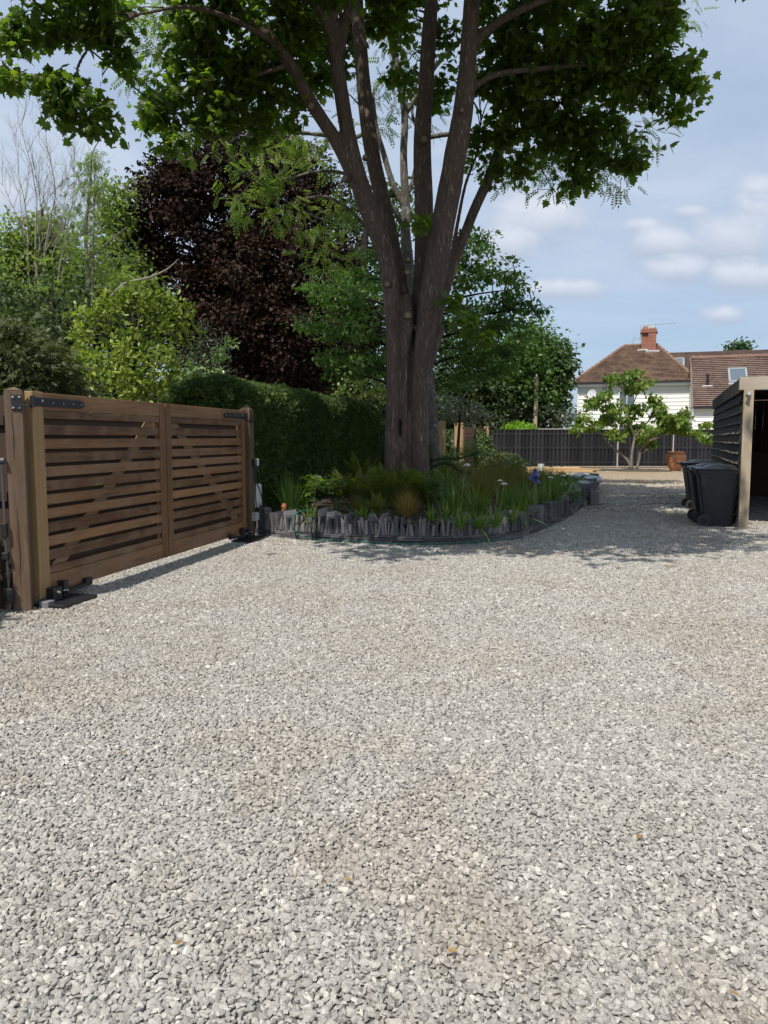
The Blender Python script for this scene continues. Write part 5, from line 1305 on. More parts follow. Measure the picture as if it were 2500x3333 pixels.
# shrubs above the gate
lb = [B(225, 735, 75, 14.5), B(300, 700, 65, 14.5), B(350, 720, 52, 14.3), B(200, 790, 60, 14), B(280, 790, 75, 14), B(350, 790, 60, 14), B(385, 690, 22, 14.3), B(290, 850, 70, 14), B(200, 850, 60, 13.8), B(260, 670, 35, 14.5), B(345, 665, 22, 14.3), B(370, 840, 50, 14.5)]
lb = [(c, tuple(q*.8 for q in r), d) for c, r, d in lb]+[B(x, y, 8, 14.3, rz=17) for x, y in ((205, 668), (235, 640), (262, 650), (292, 632), (318, 648), (345, 640), (368, 662), (392, 668), (405, 690), (180, 690), (170, 720), (400, 720), (280, 640))]
tree('laurel_shrub', 'sunlit yellow green laurel shrub rising above the near gate leaf', at0(280, 14.5), lb, m_laurel, m_dtrunk, 7.5, 16, .11, 'oval', .16, seed=9, tr=.07, lo=.35, flat=1.3, cat='shrub', twe=5, up=.6, droop=-.15)
lb = [B(160, 660, 55, 16.5), B(130, 720, 55, 16), B(60, 640, 60, 17), B(150, 620, 40, 17), B(20, 650, 50, 17), B(180, 690, 40, 16)]
tree('evergreen_shrub', 'dark glossy evergreen between the yew mound and the sunlit laurel', at0(130, 16.5), lb, m_dkgreen, m_dtrunk, 3.6, 16, .14, 'oval', .26, seed=10, tr=.08, cat='shrub', twe=6)
lb = [B(445, 755, 40, 15.5), B(430, 720, 28, 15.5), B(470, 790, 30, 15.5), B(400, 790, 40, 15.6), B(410, 840, 50, 15.6), B(470, 740, 24, 15.6)]
tree('grey_shrub', 'small leaved grey green shrub right of the sunlit laurel', at0(440, 15.5), lb, m_greysh, m_dtrunk, 9, 26, .045, 'oval', .18, seed=11, tr=.05, cat='shrub', twe=9)
lb = [B(470, 770, 15, 13.6), B(488, 745, 10, 13.6), B(440, 795, 20, 13.6), B(460, 815, 22, 13.8), B(410, 810, 22, 13.7)]
tree('laurel_shrub', 'small pale green laurel sprig above the rounded end of the hedge', at0(455, 13.9), lb, m_laurel2, m_dtrunk, 14, 12, .10, 'oval', .14, seed=12, tr=.03, cat='shrub', twe=2)
# dense clipped / mounded conifers: dark body plus needle sprays
def mound(kind, label, base, blobs, mat, n, size, seed, cat='shrub', shape='spray', jit=.07, core=.86):
    import bmesh
    g = thing(kind, label, cat, base); l = -Vector(base); rng = np.random.default_rng(seed)
    bmm = bmesh.new()
    for c, r in [(bb[0], bb[1]) for bb in blobs]:
        bmesh.ops.create_icosphere(bmm, subdivisions=3, radius=1, matrix=Matrix.Translation(Vector(c)+l) @ Matrix.Diagonal((*[q*core for q in r], 1)))
    me = bpy.data.meshes.new('core'); bmm.to_mesh(me); bmm.free(); me.materials.append(mat)
    o = bpy.data.objects.new('inner_growth', me); COL.objects.link(o); o.parent = g
    Ps = []; Ns = []
    tot = sum((bb[1][0]*bb[1][2])+(bb[1][0]*bb[1][1])+(bb[1][1]*bb[1][2]) for bb in blobs)
    for bb in blobs:
        c = np.array(bb[0]); r = np.array(bb[1]); k = int(n*((r[0]*r[2])+(r[0]*r[1])+(r[1]*r[2]))/tot)
        d = nrmz(rng.normal(size=(k, 3))); lump = np.array([noise.noise(Vector(q*3.2)+Vector((seed, 0, 0))) for q in d])
        Ps.append(c+d*r*(.97+.12*lump[:, None])); Ns.append(nrmz(d/r))
    P = np.vstack(Ps); N = np.vstack(Ns); k = P[:, 2] > .05; P = P[k]; N = N[k]
    V, F, nv = shell(P, N, size, shape, rng, jit, droop=.25)
    o = raw_mesh('foliage', V, F, F.shape[1], mat, g, np.repeat(np.clip(rng.normal(.5, .25, len(P)), 0, 1), nv)); o.location = l
    return g
mound('yew_shrub', 'dark mounded yew behind the near gate post at the left edge', at0(40, 10.5), [B(20, 770, 70, 10.5, dy=.9), B(70, 800, 62, 10.4, dy=.8), B(-60, 800, 90, 10.2, dy=1.0), B(110, 830, 45, 10.6, dy=.7), B(40, 880, 95, 10.3, dy=.8), B(-40, 920, 110, 10.0, dy=.8)], m_yewy, 15000, .10, 13)
mound('yew_hedge', 'dark yew hedge running towards the viewer left of the near gate post', (-4.6, 5.2, 0), [((-4.35, 4.9, 1.1), (.85, .8, 1.25)), ((-4.5, 5.7, 1.0), (.95, .8, 1.25)), ((-4.6, 6.4, 1.0), (.9, .7, 1.2))], m_yew, 9000, .10, 14, cat='hedge')

# ================================================================== CLIPPED HEDGE beside the tree
hg = thing('clipped_hedge', 'tall clipped dark green hedge running from the far gate post to the maple', 'hedge', (-2.5, 15, 0)); hl = -Vector(hg.location)
ha = Vector((-2.35, 11.75, 0)); hbp = Vector((-.15, 21.4, 0)); hd = (hbp-ha).normalized(); hn = Vector((-hd.y, hd.x, 0)); HL = (hbp-ha).length; HW = 1.08; HH = 2.42
rng = np.random.default_rng(15)
def hedge_pt(u, s):
    """u along 0..HL, s around the section 0..1 : right face up, over the top, left face down"""
    per = HH+HW+HH; q = s*per; r0 = .32
    y = np.where(q < HH, 0.0, np.where(q < HH+HW, q-HH, HW)); z = np.where(q < HH, q, np.where(q < HH+HW, HH, per-q))
    # round the shoulders
    cy = np.clip(y, r0, HW-r0); cz = np.minimum(z, HH-r0); dy = y-cy; dz = z-cz; ln = np.sqrt(dy*dy+dz*dz)+1e-6; k = np.minimum(1, r0/ln)
    y = cy+dy*k; z = cz+dz*k
    ny = np.where(z > HH-r0-.001, (y-cy), np.where(y < HW/2, -1.0, 1.0)); nz = np.where(z > HH-r0-.001, (z-cz), 0.0)
    # round the near end
    e = np.clip((.55-u)/.55, 0, 1); y = HW/2+(y-HW/2)*np.sqrt(1-e*e*.8); z = z*(1-.10*e*e)
    nu = -e*1.5
    return u, y, z, nu, ny, nz
def hworld(u, y, z):
    return np.stack([ha.x+hd.x*u+hn.x*y, ha.y+hd.y*u+hn.y*y, z], 1)
nU, nS = 60, 28
us = np.repeat(np.linspace(0, HL, nU), nS); ss = np.tile(np.linspace(0, 1, nS), nU)
u, y, z, nu, ny, nz = hedge_pt(us, ss); V = hworld(u, HW/2+(y-HW/2)*.94, z*.98)+np.array(hl)
F = np.array([(i*nS+j, (i+1)*nS+j, (i+1)*nS+j+1, i*nS+j+1) for i in range(nU-1) for j in range(nS-1)])
raw_mesh('inner_growth', V, F, 4, m_yew, hg)
n = 78000
u0 = rng.random(n)**1.25*HL; s0 = rng.random(n)*.74
e = rng.random(n) < .07; 
u, y, z, nu, ny, nz = hedge_pt(u0, s0)
P = hworld(u, y, z); lump = np.array([noise.noise(Vector(p*1.6))+.5*noise.noise(Vector(p*5)) for p in P])
N = nrmz(np.stack([hd.x*nu+hn.x*ny, hd.y*nu+hn.y*ny, nz+.001], 1))
P = P+N*(lump*.07)[:, None]
# near end face
k2 = 6000; yy = rng.random(k2)*HW; zz2 = rng.random(k2)*(HH-.1); Pe = hworld(np.full(k2, .0)+.10*np.abs(yy-HW/2)+.25*np.clip(zz2-1.9, 0, 1)**2*4, yy, zz2); Ne = np.tile(np.array([-hd.x, -hd.y, .2]), (k2, 1))
P = np.vstack([P, Pe]); N = np.vstack([N, Ne])
V, F, nv = shell(P, N, .066, 'spray', rng, .016, droop=-.1)
o = raw_mesh('foliage', V, F, 4, m_yew, hg, np.repeat(np.clip(rng.normal(.5, .25, len(P)), 0, 1), nv)); o.location = hl
b = MB(); b.bar(ha+hd*.1+hn*.2+hl+Vector((0, 0, 1.05)), ha+hd*.12+hn*.95+hl+Vector((0, 0, 1.05)), .04, 2.0); b.build('stem_screen', m_yew, hg)

# ================================================================== TREES behind the trunk
hb_ = [B(735, 635, 75, 19, rz=17, dy=1.4), B(690, 625, 40, 19, rz=9, dy=.9), B(760, 670, 75, 19, rz=16, dy=1.4), B(720, 700, 60, 18.5, rz=13, dy=1.2), B(675, 697, 30, 18.5, rz=7, dy=.7), B(770, 725, 70, 18.5, rz=14, dy=1.3), B(730, 768, 60, 18.4, rz=12, dy=1.2), B(790, 790, 60, 18.4, rz=15, dy=1.2), B(780, 600, 50, 20, rz=24, dy=1.4), B(800, 560, 40, 20, rz=30), B(745, 805, 35, 18.4, rz=9, dy=.9),
       B(1030, 520, 35, 20.5, rz=12, dy=1.2), B(1010, 555, 60, 20.5, rz=22, dy=1.5), B(1060, 590, 62, 20, rz=18, dy=1.4), B(1000, 610, 60, 20.5, rz=30, dy=1.5), B(1110, 625, 30, 19.5, rz=8, dy=.9), B(1080, 655, 70, 19.5, rz=16, dy=1.4), B(1150, 665, 38, 19.2, rz=7, dy=.8), B(1020, 690, 80, 20, rz=28, dy=1.6), B(1090, 705, 70, 19.8, rz=16, dy=1.4), B(1000, 750, 80, 20.5, rz=32, dy=1.6), B(1080, 760, 60, 20.5, rz=20, dy=1.4), B(1000, 820, 60, 20.5, rz=22, dy=1.4), B(950, 660, 40, 21, rz=40), B(1060, 800, 60, 20.8, rz=14, dy=1.3), B(870, 640, 70, 21, rz=60, dy=1.6), B(880, 760, 70, 21, rz=50, dy=1.5)]
tree('hornbeam_tree', 'fresh green tree with flat layered branches spreading behind the maple trunk', at0(885, 20.5), hb_, m_horn, m_dtrunk, 3.0, 26, .12, 'oval', .28, seed=16, tr=.17, lo=.15, flat=.35, up=1.0, droop=.25, twe=4)
def ft(label, x, Yd, blobs, mat=None, per=1.0, nl=26, size=.28, rc=.7, seed=1, cat='tree', kind='background_tree', tr=.3, grp='trees beyond the garden'):
    return tree(kind, label, at0(x, Yd), blobs, mat or m_far, m_dtrunk, per, nl, size, 'quad', rc, seed=seed, tr=tr, lo=.55, twe=0, cat=cat, group=grp)
ft('large rounded tree nearest the left end of the white house', 1185, 45, [B(1180, 785, 48, 45), B(1202, 790, 34, 44), B(1150, 745, 38, 46), B(1208, 830, 26, 44), B(1175, 840, 52, 45), B(1175, 885, 52, 45), B(1160, 800, 45, 45), B(1210, 762, 20, 45), B(1192, 748, 20, 45)], m_far, 1.6, 50, .25, .55, seed=17)
ft('bright topped tree behind the right side of the layered tree', 1130, 43.5, [B(1120, 745, 50, 43), B(1160, 725, 30, 43), B(1080, 770, 50, 43), B(1120, 800, 60, 43), B(1165, 780, 34, 43), B(1060, 820, 60, 43), B(1150, 850, 50, 43)], m_horn, 1.1, 40, .24, .65, seed=18)
ft('dark tree filling the gap right of the maple trunk', 1010, 42, [B(1000, 800, 60, 42), B(1060, 860, 60, 42), B(990, 880, 60, 42), B(1110, 880, 55, 43), B(950, 830, 60, 42), B(940, 740, 60, 42), B(1000, 720, 50, 42), B(940, 900, 50, 40), B(1010, 930, 50, 42)], m_dkgreen, 1.3, 40, .22, .6, seed=19)
ft('dark tree seen in the gaps between the maple trunk and the purple tree', 760, 31, [B(780, 620, 70, 32), B(820, 720, 80, 32), B(760, 800, 70, 31), B(860, 820, 70, 31), B(820, 540, 70, 33), B(760, 520, 60, 33), B(700, 860, 60, 30), B(860, 450, 50, 33)], m_far, 1.1, 40, .24, .65, seed=20)
ft('yellow green understory shrub left of the maple trunk', 790, 24, [B(790, 825, 42, 24, rz=26), B(820, 850, 32, 23.5, rz=18), B(750, 845, 30, 24, rz=20)], m_light, 3.0, 30, .13, .3, seed=21, cat='shrub', kind='shrub', tr=.06, grp='shrubs beyond the bed')
ft('speckled grey green shrub on the right of the ash trunk', 985, 26, [B(985, 850, 40, 27, rz=40), B(1000, 890, 40, 27, rz=24), B(960, 885, 30, 26, rz=30), B(1040, 905, 36, 28, rz=18)], m_greysh, 2.8, 30, .12, .35, seed=22, cat='shrub', kind='shrub', tr=.06, grp='shrubs beyond the bed')
ft('dusty green shrub behind the black fence near the pole', 1190, 44, [B(1150, 870, 40, 44, rz=36), B(1190, 900, 50, 43, rz=22), B(1235, 905, 35, 43, rz=20), B(1120, 890, 36, 43, rz=26), B(1100, 830, 36, 44)], m_greysh, 1.6, 30, .17, .45, seed=23, cat='shrub', kind='shrub', tr=.08, grp='shrubs beyond the bed')
ft('far tree behind the left trees and the laurel', 120, 34, [B(60, 640, 90, 34), B(180, 660, 90, 34), B(280, 660, 80, 34), B(120, 740, 100, 34), B(260, 760, 90, 34), B(-60, 640, 90, 34), B(20, 760, 100, 34), B(360, 720, 80, 34), B(400, 640, 60, 33)], m_dkgreen, 1.0, 38, .27, .7, seed=24)
ft('far dark tree low behind the purple tree', 560, 36, [B(480, 740, 90, 36), B(600, 740, 100, 36), B(700, 760, 90, 36), B(540, 640, 80, 36), B(660, 640, 80, 36), B(420, 800, 80, 35), B(780, 860, 70, 36), B(640, 850, 90, 36)], m_dkgreen, 1.0, 38, .27, .7, seed=25)
ft('treetop peeping over the roof ridge of the house wing', 1590, 75, [B(1583, 750, 12, 75, rz=7), B(1600, 748, 10, 75, rz=6), B(1612, 748, 8, 75, rz=6), B(1598, 762, 18, 75)], m_far, 1.5, 26, .35, .6, seed=26)
mound('bright_hedge', 'bright lime green clipped shrub topping the black fence', at0(1120, 41), [B(1120, 930, 34, 41, rz=16, dy=.8), B(1100, 936, 22, 41, rz=15, dy=.8), B(1142, 938, 20, 41, rz=14, dy=.7), B(1120, 965, 38, 41, rz=20, dy=.8)], m_bright, 5000, .12, 27, shape='oval')
mound('feathery_shrub', 'low dome of feathery dark green shrub in front of the black fence', at0(1090, 30), [B(1088, 1000, 33, 30, rz=17, dy=.6), B(1065, 1006, 20, 30, rz=14, dy=.5), B(1113, 1006, 18, 30, rz=12, dy=.5)], m_yewy, 4000, .12, 28, jit=.06)
tag_o, C_ = foliage('distant_woodland', m_dkgreen, None, [B(x, 870+rr0, 60, 62, rz=55) for x, rr0 in zip(range(-150, 1180, 62), [0, 14, -8, 20, 6, -12, 10, 0, 16, -6, 8, -10, 12, 4, -4, 18, 0, 10, -8, 6, 12, 16])], .8, 46, .42, 'quad', rc=1.0, seed=61, lo=.3)
tag(tag_o, 'dark band of distant woodland behind the garden trees', kind='stuff')
for i_, (x0, Yh, w0, hh0, lab) in enumerate(((960, 36, 75, 1.7, 'dark clipped hedge behind the lone tan post'), (800, 34, 110, 2.2, 'dark hedge closing the gap left of the maple foot'))):
    c0 = D(x0, 946, Yh); mound('rear_hedge', lab, (c0.x, Yh, 0), [((c0.x+dx*dm(w0, Yh), Yh, hh0*.5), (dm(w0, Yh)*.6, .6, hh0*.55)) for dx in (-.8, -.3, .3, .8)], m_yew, 7000, .14, 62+i_, cat='hedge', shape='oval')
# utility pole
b = MB(); q = W(1741, 1390, 42); b.tube([(q.x, 42, 0), (q.x+.05, 42, W(1745, 1228, 42).z)], [.13, .10], 10); 
g = thing('utility_pole', 'grey brown wooden utility pole in front of the far trees', 'utility pole', (0, 0, 0)); b.build('pole', m_cpost, g)
b = MB(); zt = W(1745, 1228, 42).z; b.tube([(q.x+.05, 42, zt-.02), (q.x+.05, 42, zt+.16)], .05, 8); b.build('insulator', m_greyp, g)
# overhead wires
for i, (a_, b__) in enumerate((((150, 40, 11), (1150, 640, 26)), ((180, 35, 11), (1180, 690, 27)))):
    if i == 0: A_, B_ = D(60, -10, 9), D(780, 500, 24)
    else: A_, B_ = D(75, -40, 9), D(800, 520, 24.2)
    b = MB(); pts = [A_.lerp(B_, t/24)-Vector((0, 0, .5*math.sin(math.pi*t/24))) for t in range(25)]; b.tube(pts, .012 if i == 0 else .008, 5); o = b.build('overhead_wire', m_blackp, smooth=True)
    tag(o, ['thicker lower overhead wire slanting through the leaves at upper left', 'thinner upper overhead wire slanting through the leaves at upper left'][i], 'wire', 'overhead wires')

# ================================================================== CATALPA in front of the fence
CY = 35.0
cz = [(620, 515, 80, 40), (520, 560, 90, 45), (700, 590, 70, 38), (600, 620, 80, 40), (440, 540, 45, 25), (400, 680, 80, 42), (300, 740, 70, 45), (480, 770, 100, 50), (640, 790, 80, 55), (780, 695, 50, 30), (800, 760, 50, 40), (840, 810, 60, 40), (900, 860, 60, 40), (1010, 820, 40, 30), (1000, 890, 70, 40), (1080, 950, 80, 40), (1160, 1010, 55, 30), (1195, 905, 50, 16), (240, 870, 70, 45), (420, 860, 90, 50), (330, 910, 90, 40), (210, 930, 50, 25), (480, 990, 50, 50), (620, 930, 80, 45), (750, 950, 80, 50), (690, 1030, 60, 35), (870, 930, 80, 40), (760, 1050, 40, 20), (950, 930, 60, 35), (550, 870, 60, 40)]
blobs = []; rr = random.Random(8)
for (x, y, rx, ry_) in cz:
    Yd = CY+rr.uniform(-.9, .9); c = Z4(x, y, Yd); k = .422/2500*Yd
    blobs.append((tuple(c), (rx*k*.85, .55, ry_*k*.85)))
ct = thing('catalpa_tree', 'wide spreading young tree with large heart shaped leaves in front of the black fence', 'tree', tuple(Vector(Z4(600, 1242, CY)[:2]+(0,)))); cl_ = -Vector(ct.location)
o, C = foliage('crown', m_cat, ct, blobs, 7.0, 11, .175, 'heart', rc=.22, seed=30, lo=.2, flat=.5, droop=1.0, up=.5); o.location = cl_
b = MB(); sk = []; k = .422/2500*CY
for pts, rad in [([(600, 1245), (575, 1180), (510, 1120), (440, 1060), (395, 1000), (350, 950), (300, 880)], [11, 10, 9, 8, 7, 6, 3]),
                 ([(605, 1245), (605, 1150), (620, 1060), (628, 1000), (590, 900), (560, 820), (540, 720), (540, 600)], [12, 11, 10, 9, 8, 7, 5, 3]),
                 ([(648, 1245), (665, 1170), (680, 1090), (730, 1040), (800, 1010), (880, 975), (1000, 985), (1120, 985), (1190, 960)], [11, 10, 9, 9, 8, 8, 7, 6, 3]),
                 ([(675, 1130), (710, 1110), (750, 1075)], [5, 4, 3]), ([(560, 820), (620, 740), (660, 640)], [5, 4, 3]), ([(628, 1000), (720, 900), (790, 780)], [6, 5, 3]), ([(880, 975), (940, 900), (1010, 830)], [5, 4, 2]), ([(1120, 985), (1150, 940), (1190, 905)], [4, 3, 2]), ([(440, 1060), (470, 950), (420, 840), (400, 700)], [6, 5, 4, 3]), ([(490, 850), (460, 800), (420, 780)], [4, 3, 2])]:
    sk += limb(b, [Z4(x, y, CY+.15*math.sin(x*.05)) for x, y in pts], [q*k for q in rad], n=8, seed=len(sk))
twigs(b, C, sk, r0=.02, r1=.006, n=4, every=2)
b.v = [tuple(Vector(v)+cl_) for v in b.v]; b.build('trunk', m_catbark, ct, smooth=True)
sb = MB(); 
for k in range(9): sb.lathe([(.5, 0), (.38, .06), (.15, .10), (0.01, .11)], tuple(Vector(ct.location)+Vector((.5+.18*k-.6, rr.uniform(-.3, .2), -.02))), 12)
tag(sb.build('soil_mound', m_earth, smooth=True), 'low mound of brown soil at the foot of the catalpa', 'soil')

# ================================================================== PLANTS IN THE BED
def blades(name, mat, parent, base, n, L, spread, width, seed, seg=5, arch=1.0, up=1.0, rad=.06, tip=.1, lvar=.3):
    rng = np.random.default_rng(seed)
    a = rng.random(n)*2*math.pi; el = np.abs(rng.normal(0, spread, n)); Ls = L*(1-lvar+2*lvar*rng.random(n)*.75)
    t = np.linspace(0, 1, seg+1)
    hor = np.sin(el)[:, None]*t[None]*(1)+ (arch*.55*np.clip(el, .15, 1.2))[:, None]*t[None]**2.2
    ver = np.cos(el)[:, None]*t[None]*up-(arch*.5*np.clip(el, .05, 1.2))[:, None]*t[None]**2.6
    hor *= Ls[:, None]; ver *= Ls[:, None]
    br = rad*np.sqrt(rng.random(n)); bx = np.cos(a)*br; by_ = np.sin(a)*br
    ar = a+rng.normal(0, .25, n)
    cx_ = base[0]+bx[:, None]+np.cos(ar)[:, None]*hor; cy_ = base[1]+by_[:, None]+np.sin(ar)[:, None]*hor; cz_ = base[2]+ver
    wv = width*(.7+.6*rng.random(n))[:, None]*(np.sin(np.clip(t*1.0+.18, 0, 1)*math.pi)**.7*.9+.05)[None]; wv[:, -1] = width*tip
    tw_ = ar+math.pi/2+rng.normal(0, .5, n); sx = np.cos(tw_)[:, None]*wv/2; sy = np.sin(tw_)[:, None]*wv/2
    Lf = np.stack([cx_-sx, cy_-sy, cz_], 2); Rt = np.stack([cx_+sx, cy_+sy, cz_], 2)
    V = np.stack([Lf, Rt], 2).reshape(-1, 3); m = 2*(seg+1)
    F = np.array([(2*i, 2*i+1, 2*i+3, 2*i+2) for i in range(seg)]); F = (F[None]+(np.arange(n)*m)[:, None, None]).reshape(-1, 4)
    return raw_mesh(name, V, F, 4, mat, parent, np.repeat(rng.random(n), m), smooth=True)
def bp_(px, py): p = G(px, py, SOIL); return p
def plant(kind, label, px, py, mat, n, L, spread, width, seed, cat='plant', group=None, name='blades', **k):
    p = bp_(px, py); g = thing(kind, label, cat, tuple(p), 0, group); o = blades(name, mat, g, (0, 0, 0), n, L, spread, width, seed, **k); return g
# sedges and grasses
plant('orange_grass', 'tuft of orange brown grass at the middle of the bed edge', 1325, 1682, m_sedge, 420, .50, .55, .006, 40, cat='grass clump', arch=.7, rad=.09)
plant('orange_grass', 'smaller fine green brown grass tuft left of the orange one', 1165, 1668, m_sedg2, 330, .40, .6, .005, 41, cat='grass clump', arch=.8, rad=.08)
GR = [(1500, 1628, 'nearest left'), (1555, 1640, 'nearest centre'), (1610, 1622, 'nearest right'), (1475, 1600, 'second row leftmost'), (1530, 1604, 'second row middle'), (1585, 1600, 'second row right'), (1645, 1598, 'beside the blue iris'), (1500, 1580, 'back row left'), (1560, 1578, 'back row middle'), (1620, 1575, 'back row right'), (1680, 1578, 'farthest right'), (1720, 1590, 'right of the blue iris'), (1445, 1615, 'left end'), (1770, 1580, 'towards the white sack')]
for i, (px, py, lb_) in enumerate(GR):
    plant('brown_grass', 'hazy brown green grass clump in the bed, %s' % lb_, px, py, m_sedg2, 520, .74 if py > 1590 else .6, .55, .009, 50+i, cat='grass clump', group='brown green grass clumps', arch=.7, rad=.22)
# strap leaved plants along the front
SP = [(1450, 1712, 'under the tallest white flower'), (1500, 1722, 'at the wall edge right of the tallest flower'), (1560, 1722, 'in the middle of the right half'), (1610, 1715, 'below the pair of white flowers'), (1700, 1688, 'broad leaved, below the blue iris'), (1665, 1700, 'just left of the broad leaved one'), (1180, 1702, 'in front of the fine grass tuft'), (1010, 1700, 'at the foot of the left white flower'), (1405, 1702, 'right of the orange grass')]
for i, (px, py, lb_) in enumerate(SP):
    plant('strap_leaf_plant', 'bright strap leaved clump %s' % lb_, px, py, m_strap, 34 if i < 7 else 20, .38 if i != 4 else .42, .75, .026 if i != 4 else .050, 70+i, group='strap leaved clumps along the wall', arch=.9, rad=.05)
IR = [(1745, 1668, 'under the blue flower'), (1700, 1655, 'left of the blue flower'), (1790, 1655, 'right of the blue flower'), (1650, 1668, 'centre of the bed'), (1830, 1625, 'towards the wall end'), (1560, 1680, 'behind the strap leaves'), (1790, 1620, 'second row near the wall end'), (1480, 1690, 'left centre')]
for i, (px, py, lb_) in enumerate(IR):
    plant('iris_plant', 'upright sword leaved iris clump %s' % lb_, px, py, m_iris, 70, .58, .34, .024, 90+i, group='iris clumps', arch=.55, rad=.13)
plant('crocosmia_plant', 'dark upright sword leaves at the left end of the bed by the hedge', 945, 1672, m_iris, 60, .68, .22, .03, 110, arch=.3, rad=.12)
plant('orange_grass', 'tiny green tuft growing in the coping stones', 1398, 1700, m_strap, 24, .14, .5, .006, 111, cat='grass clump', rad=.02)
for i, (px, py, lb_, s_) in enumerate([(1095, 1668, 'spiky bluish green plant left of the fine grass', .26), (1260, 1690, 'low spiky plant between the two grass tufts', .22)]):
    plant('spiky_plant', lb_, px, py, m_palm, 60, s_, .75, .010, 115+i, arch=.4, rad=.03)
# fan palms
def fan(label, px, py, zoff, n, Ls, seed, fr=.36):
    p = bp_(px, py); Ls *= 1.25; g = thing('fan_palm', label, 'palm', tuple(p), 0, 'small fan palms in the bed'); rr = random.Random(seed); pet = MB(); fv = MB()
    for k in range(n):
        a = rr.uniform(0, 6.28); el = rr.uniform(.15, 1.0); L = Ls*rr.uniform(.7, 1.1); d = Vector((math.cos(a)*math.sin(el), math.sin(a)*math.sin(el), math.cos(el)))
        e = d*L; pet.tube([(0, 0, 0), d*L*.5+Vector((0, 0, .03)), e], [.007, .006, .004], 5)
        dd = (d+Vector((0, 0, -.25))).normalized(); side = dd.cross(Vector((0, 0, 1))).normalized(); nr = side.cross(dd)
        for q in range(17):
            b_ = R(-88+11*q); u_ = dd*math.cos(b_)+side*math.sin(b_); l_ = fr*rr.uniform(.85, 1.05)*(.75+.25*math.cos(b_)); s2 = u_.cross(nr)
            m_ = e+u_*l_*.55+nr*.015; t_ = e+u_*l_-nr*.05*rr.random()-Vector((0, 0, .05))
            fv.add([e, m_+s2*.013, t_, m_-s2*.013, m_-nr*.006], [(0, 1, 4), (1, 2, 4), (2, 3, 4), (3, 0, 4)], rr.random())
    pet.build('stalks', m_palm, g); fv.build('fronds', m_palm, g)
fan('fan palm with large leaves just right of the maple foot', 1470, 1672, 0, 12, .42, 120, .36)
fan('fan palm with silvery fans behind the first one', 1455, 1585, 0, 9, .55, 121, .40)
fan('small fan palm beside the white sack', 1835, 1612, 0, 9, .36, 122, .30)
fan('small fan palm behind the blue iris', 1690, 1578, 0, 8, .50, 123, .30)
fan('spiky fan palm at the foot of the reddish slatted gate', 1540, 1560, 0, 12, .75, 124, .45)
# ferns
def fern(label, px, py, n, L, seed, Yo=None):
    n = int(n*1.5); L *= 1.45
    p = bp_(px, py); g = thing('fern', label, 'fern', tuple(p), 0, 'ferns round the maple foot'); rr = random.Random(seed); st = MB(); lv = MB()
    for k in range(n):
        a = rr.uniform(0, 6.28); lean = rr.uniform(.10, .62); l_ = L*rr.uniform(.7, 1.1); pts = []; hx = Vector((math.cos(a), math.sin(a), 0)); col = rr.random()
        m = 22
        for i in range(m+1):
            t = i/m; pts.append(hx*(l_*(math.sin(lean)*t+.45*lean*t*t*t))+Vector((0, 0, l_*(math.cos(lean)*t-.42*lean*t**3))))
        st.tube(pts[::3], [.005*(1-.7*i/(len(pts[::3])-1)) for i in range(len(pts[::3]))], 4)
        sd_ = Vector((-hx.y, hx.x, 0))
        for i in range(3, m+1):
            t = i/m; w_ = l_*.16*math.sin(math.pi*min(1, t*.92+.08))**.8+.006; tg = (pts[i]-pts[i-1]).normalized(); hw = l_/m*.48
            for s_ in (-1, 1):
                o_ = pts[i]; tip = o_+sd_*s_*w_+tg*w_*.25-Vector((0, 0, w_*.18)); md = o_.lerp(tip, .45)
                lv.add([o_-tg*hw*.5, md-tg*hw, tip, md+tg*hw], [(0, 1, 2, 3)], min(1, max(0, col*.6+rr.random()*.4)))
    st.build('stems', m_fern, g); lv.build('fronds', m_fern, g)
FN = [(1262, 1658, 'directly in front of the maple trunk', 24, .60), (1330, 1655, 'at the right foot of the maple trunk', 24, .60), (1205, 1655, 'at the left foot of the maple trunk', 22, .55), (1395, 1655, 'right of the maple foot', 22, .56), (1150, 1640, 'left of the trunk near the hedge', 18, .52), (1100, 1630, 'against the hedge foot', 14, .48), (1225, 1682, 'between the grass tufts and the trunk', 14, .28), (1180, 1615, 'tall narrow one against the hedge', 7, .70), (1425, 1625, 'behind on the right towards the palms', 18, .58)]
for i, (px, py, lb_, n, L) in enumerate(FN): fern('green fern %s' % lb_, px, py, n, L, 140+i)
# leafy shrubs
def leafy(kind, label, px, py, h, r, n, size, shape, mat, seed, cat='plant'):
    p = bp_(px, py); g = thing(kind, label, cat, tuple(p)); o, C = foliage('leaves', mat, g, [((0, 0, h*.6), (r, r, h*.42))], 26 if size < .12 else 16, n, size, shape, rc=r*.35, seed=seed, lo=.2, droop=.4, up=1.0)
    b = MB()
    for c in C[::3]: b.tube([(0, 0, 0), (c[0]*.4, c[1]*.4, c[2]*.6), tuple(c)], [.008, .006, .003], 4)
    b.build('stems', m_twig, g)
leafy('fatsia_plant', 'lobed leaf plant at the left end of the bed by the control box', 975, 1672, .48, .22, 5, .17, 'maple', m_cat, 160)
leafy('fatsia_plant', 'taller lobed leaf plant beside the left white flower', 1005, 1655, .62, .20, 5, .17, 'maple', m_cat, 161)
leafy('rose_shrub', 'round leaved low shrub between the white flower and the fine grass', 1085, 1640, .55, .26, 8, .085, 'oval', m_horn, 162, 'shrub')
leafy('rose_shrub', 'leafy shrub behind the fine grass tuft in front of the ferns', 1150, 1635, .55, .24, 8, .08, 'oval', m_horn, 163, 'shrub')
leafy('low_groundcover', 'small leaved creeping plant just inside the left end of the wall', 935, 1690, .18, .20, 9, .04, 'oval', m_dkgreen, 164)
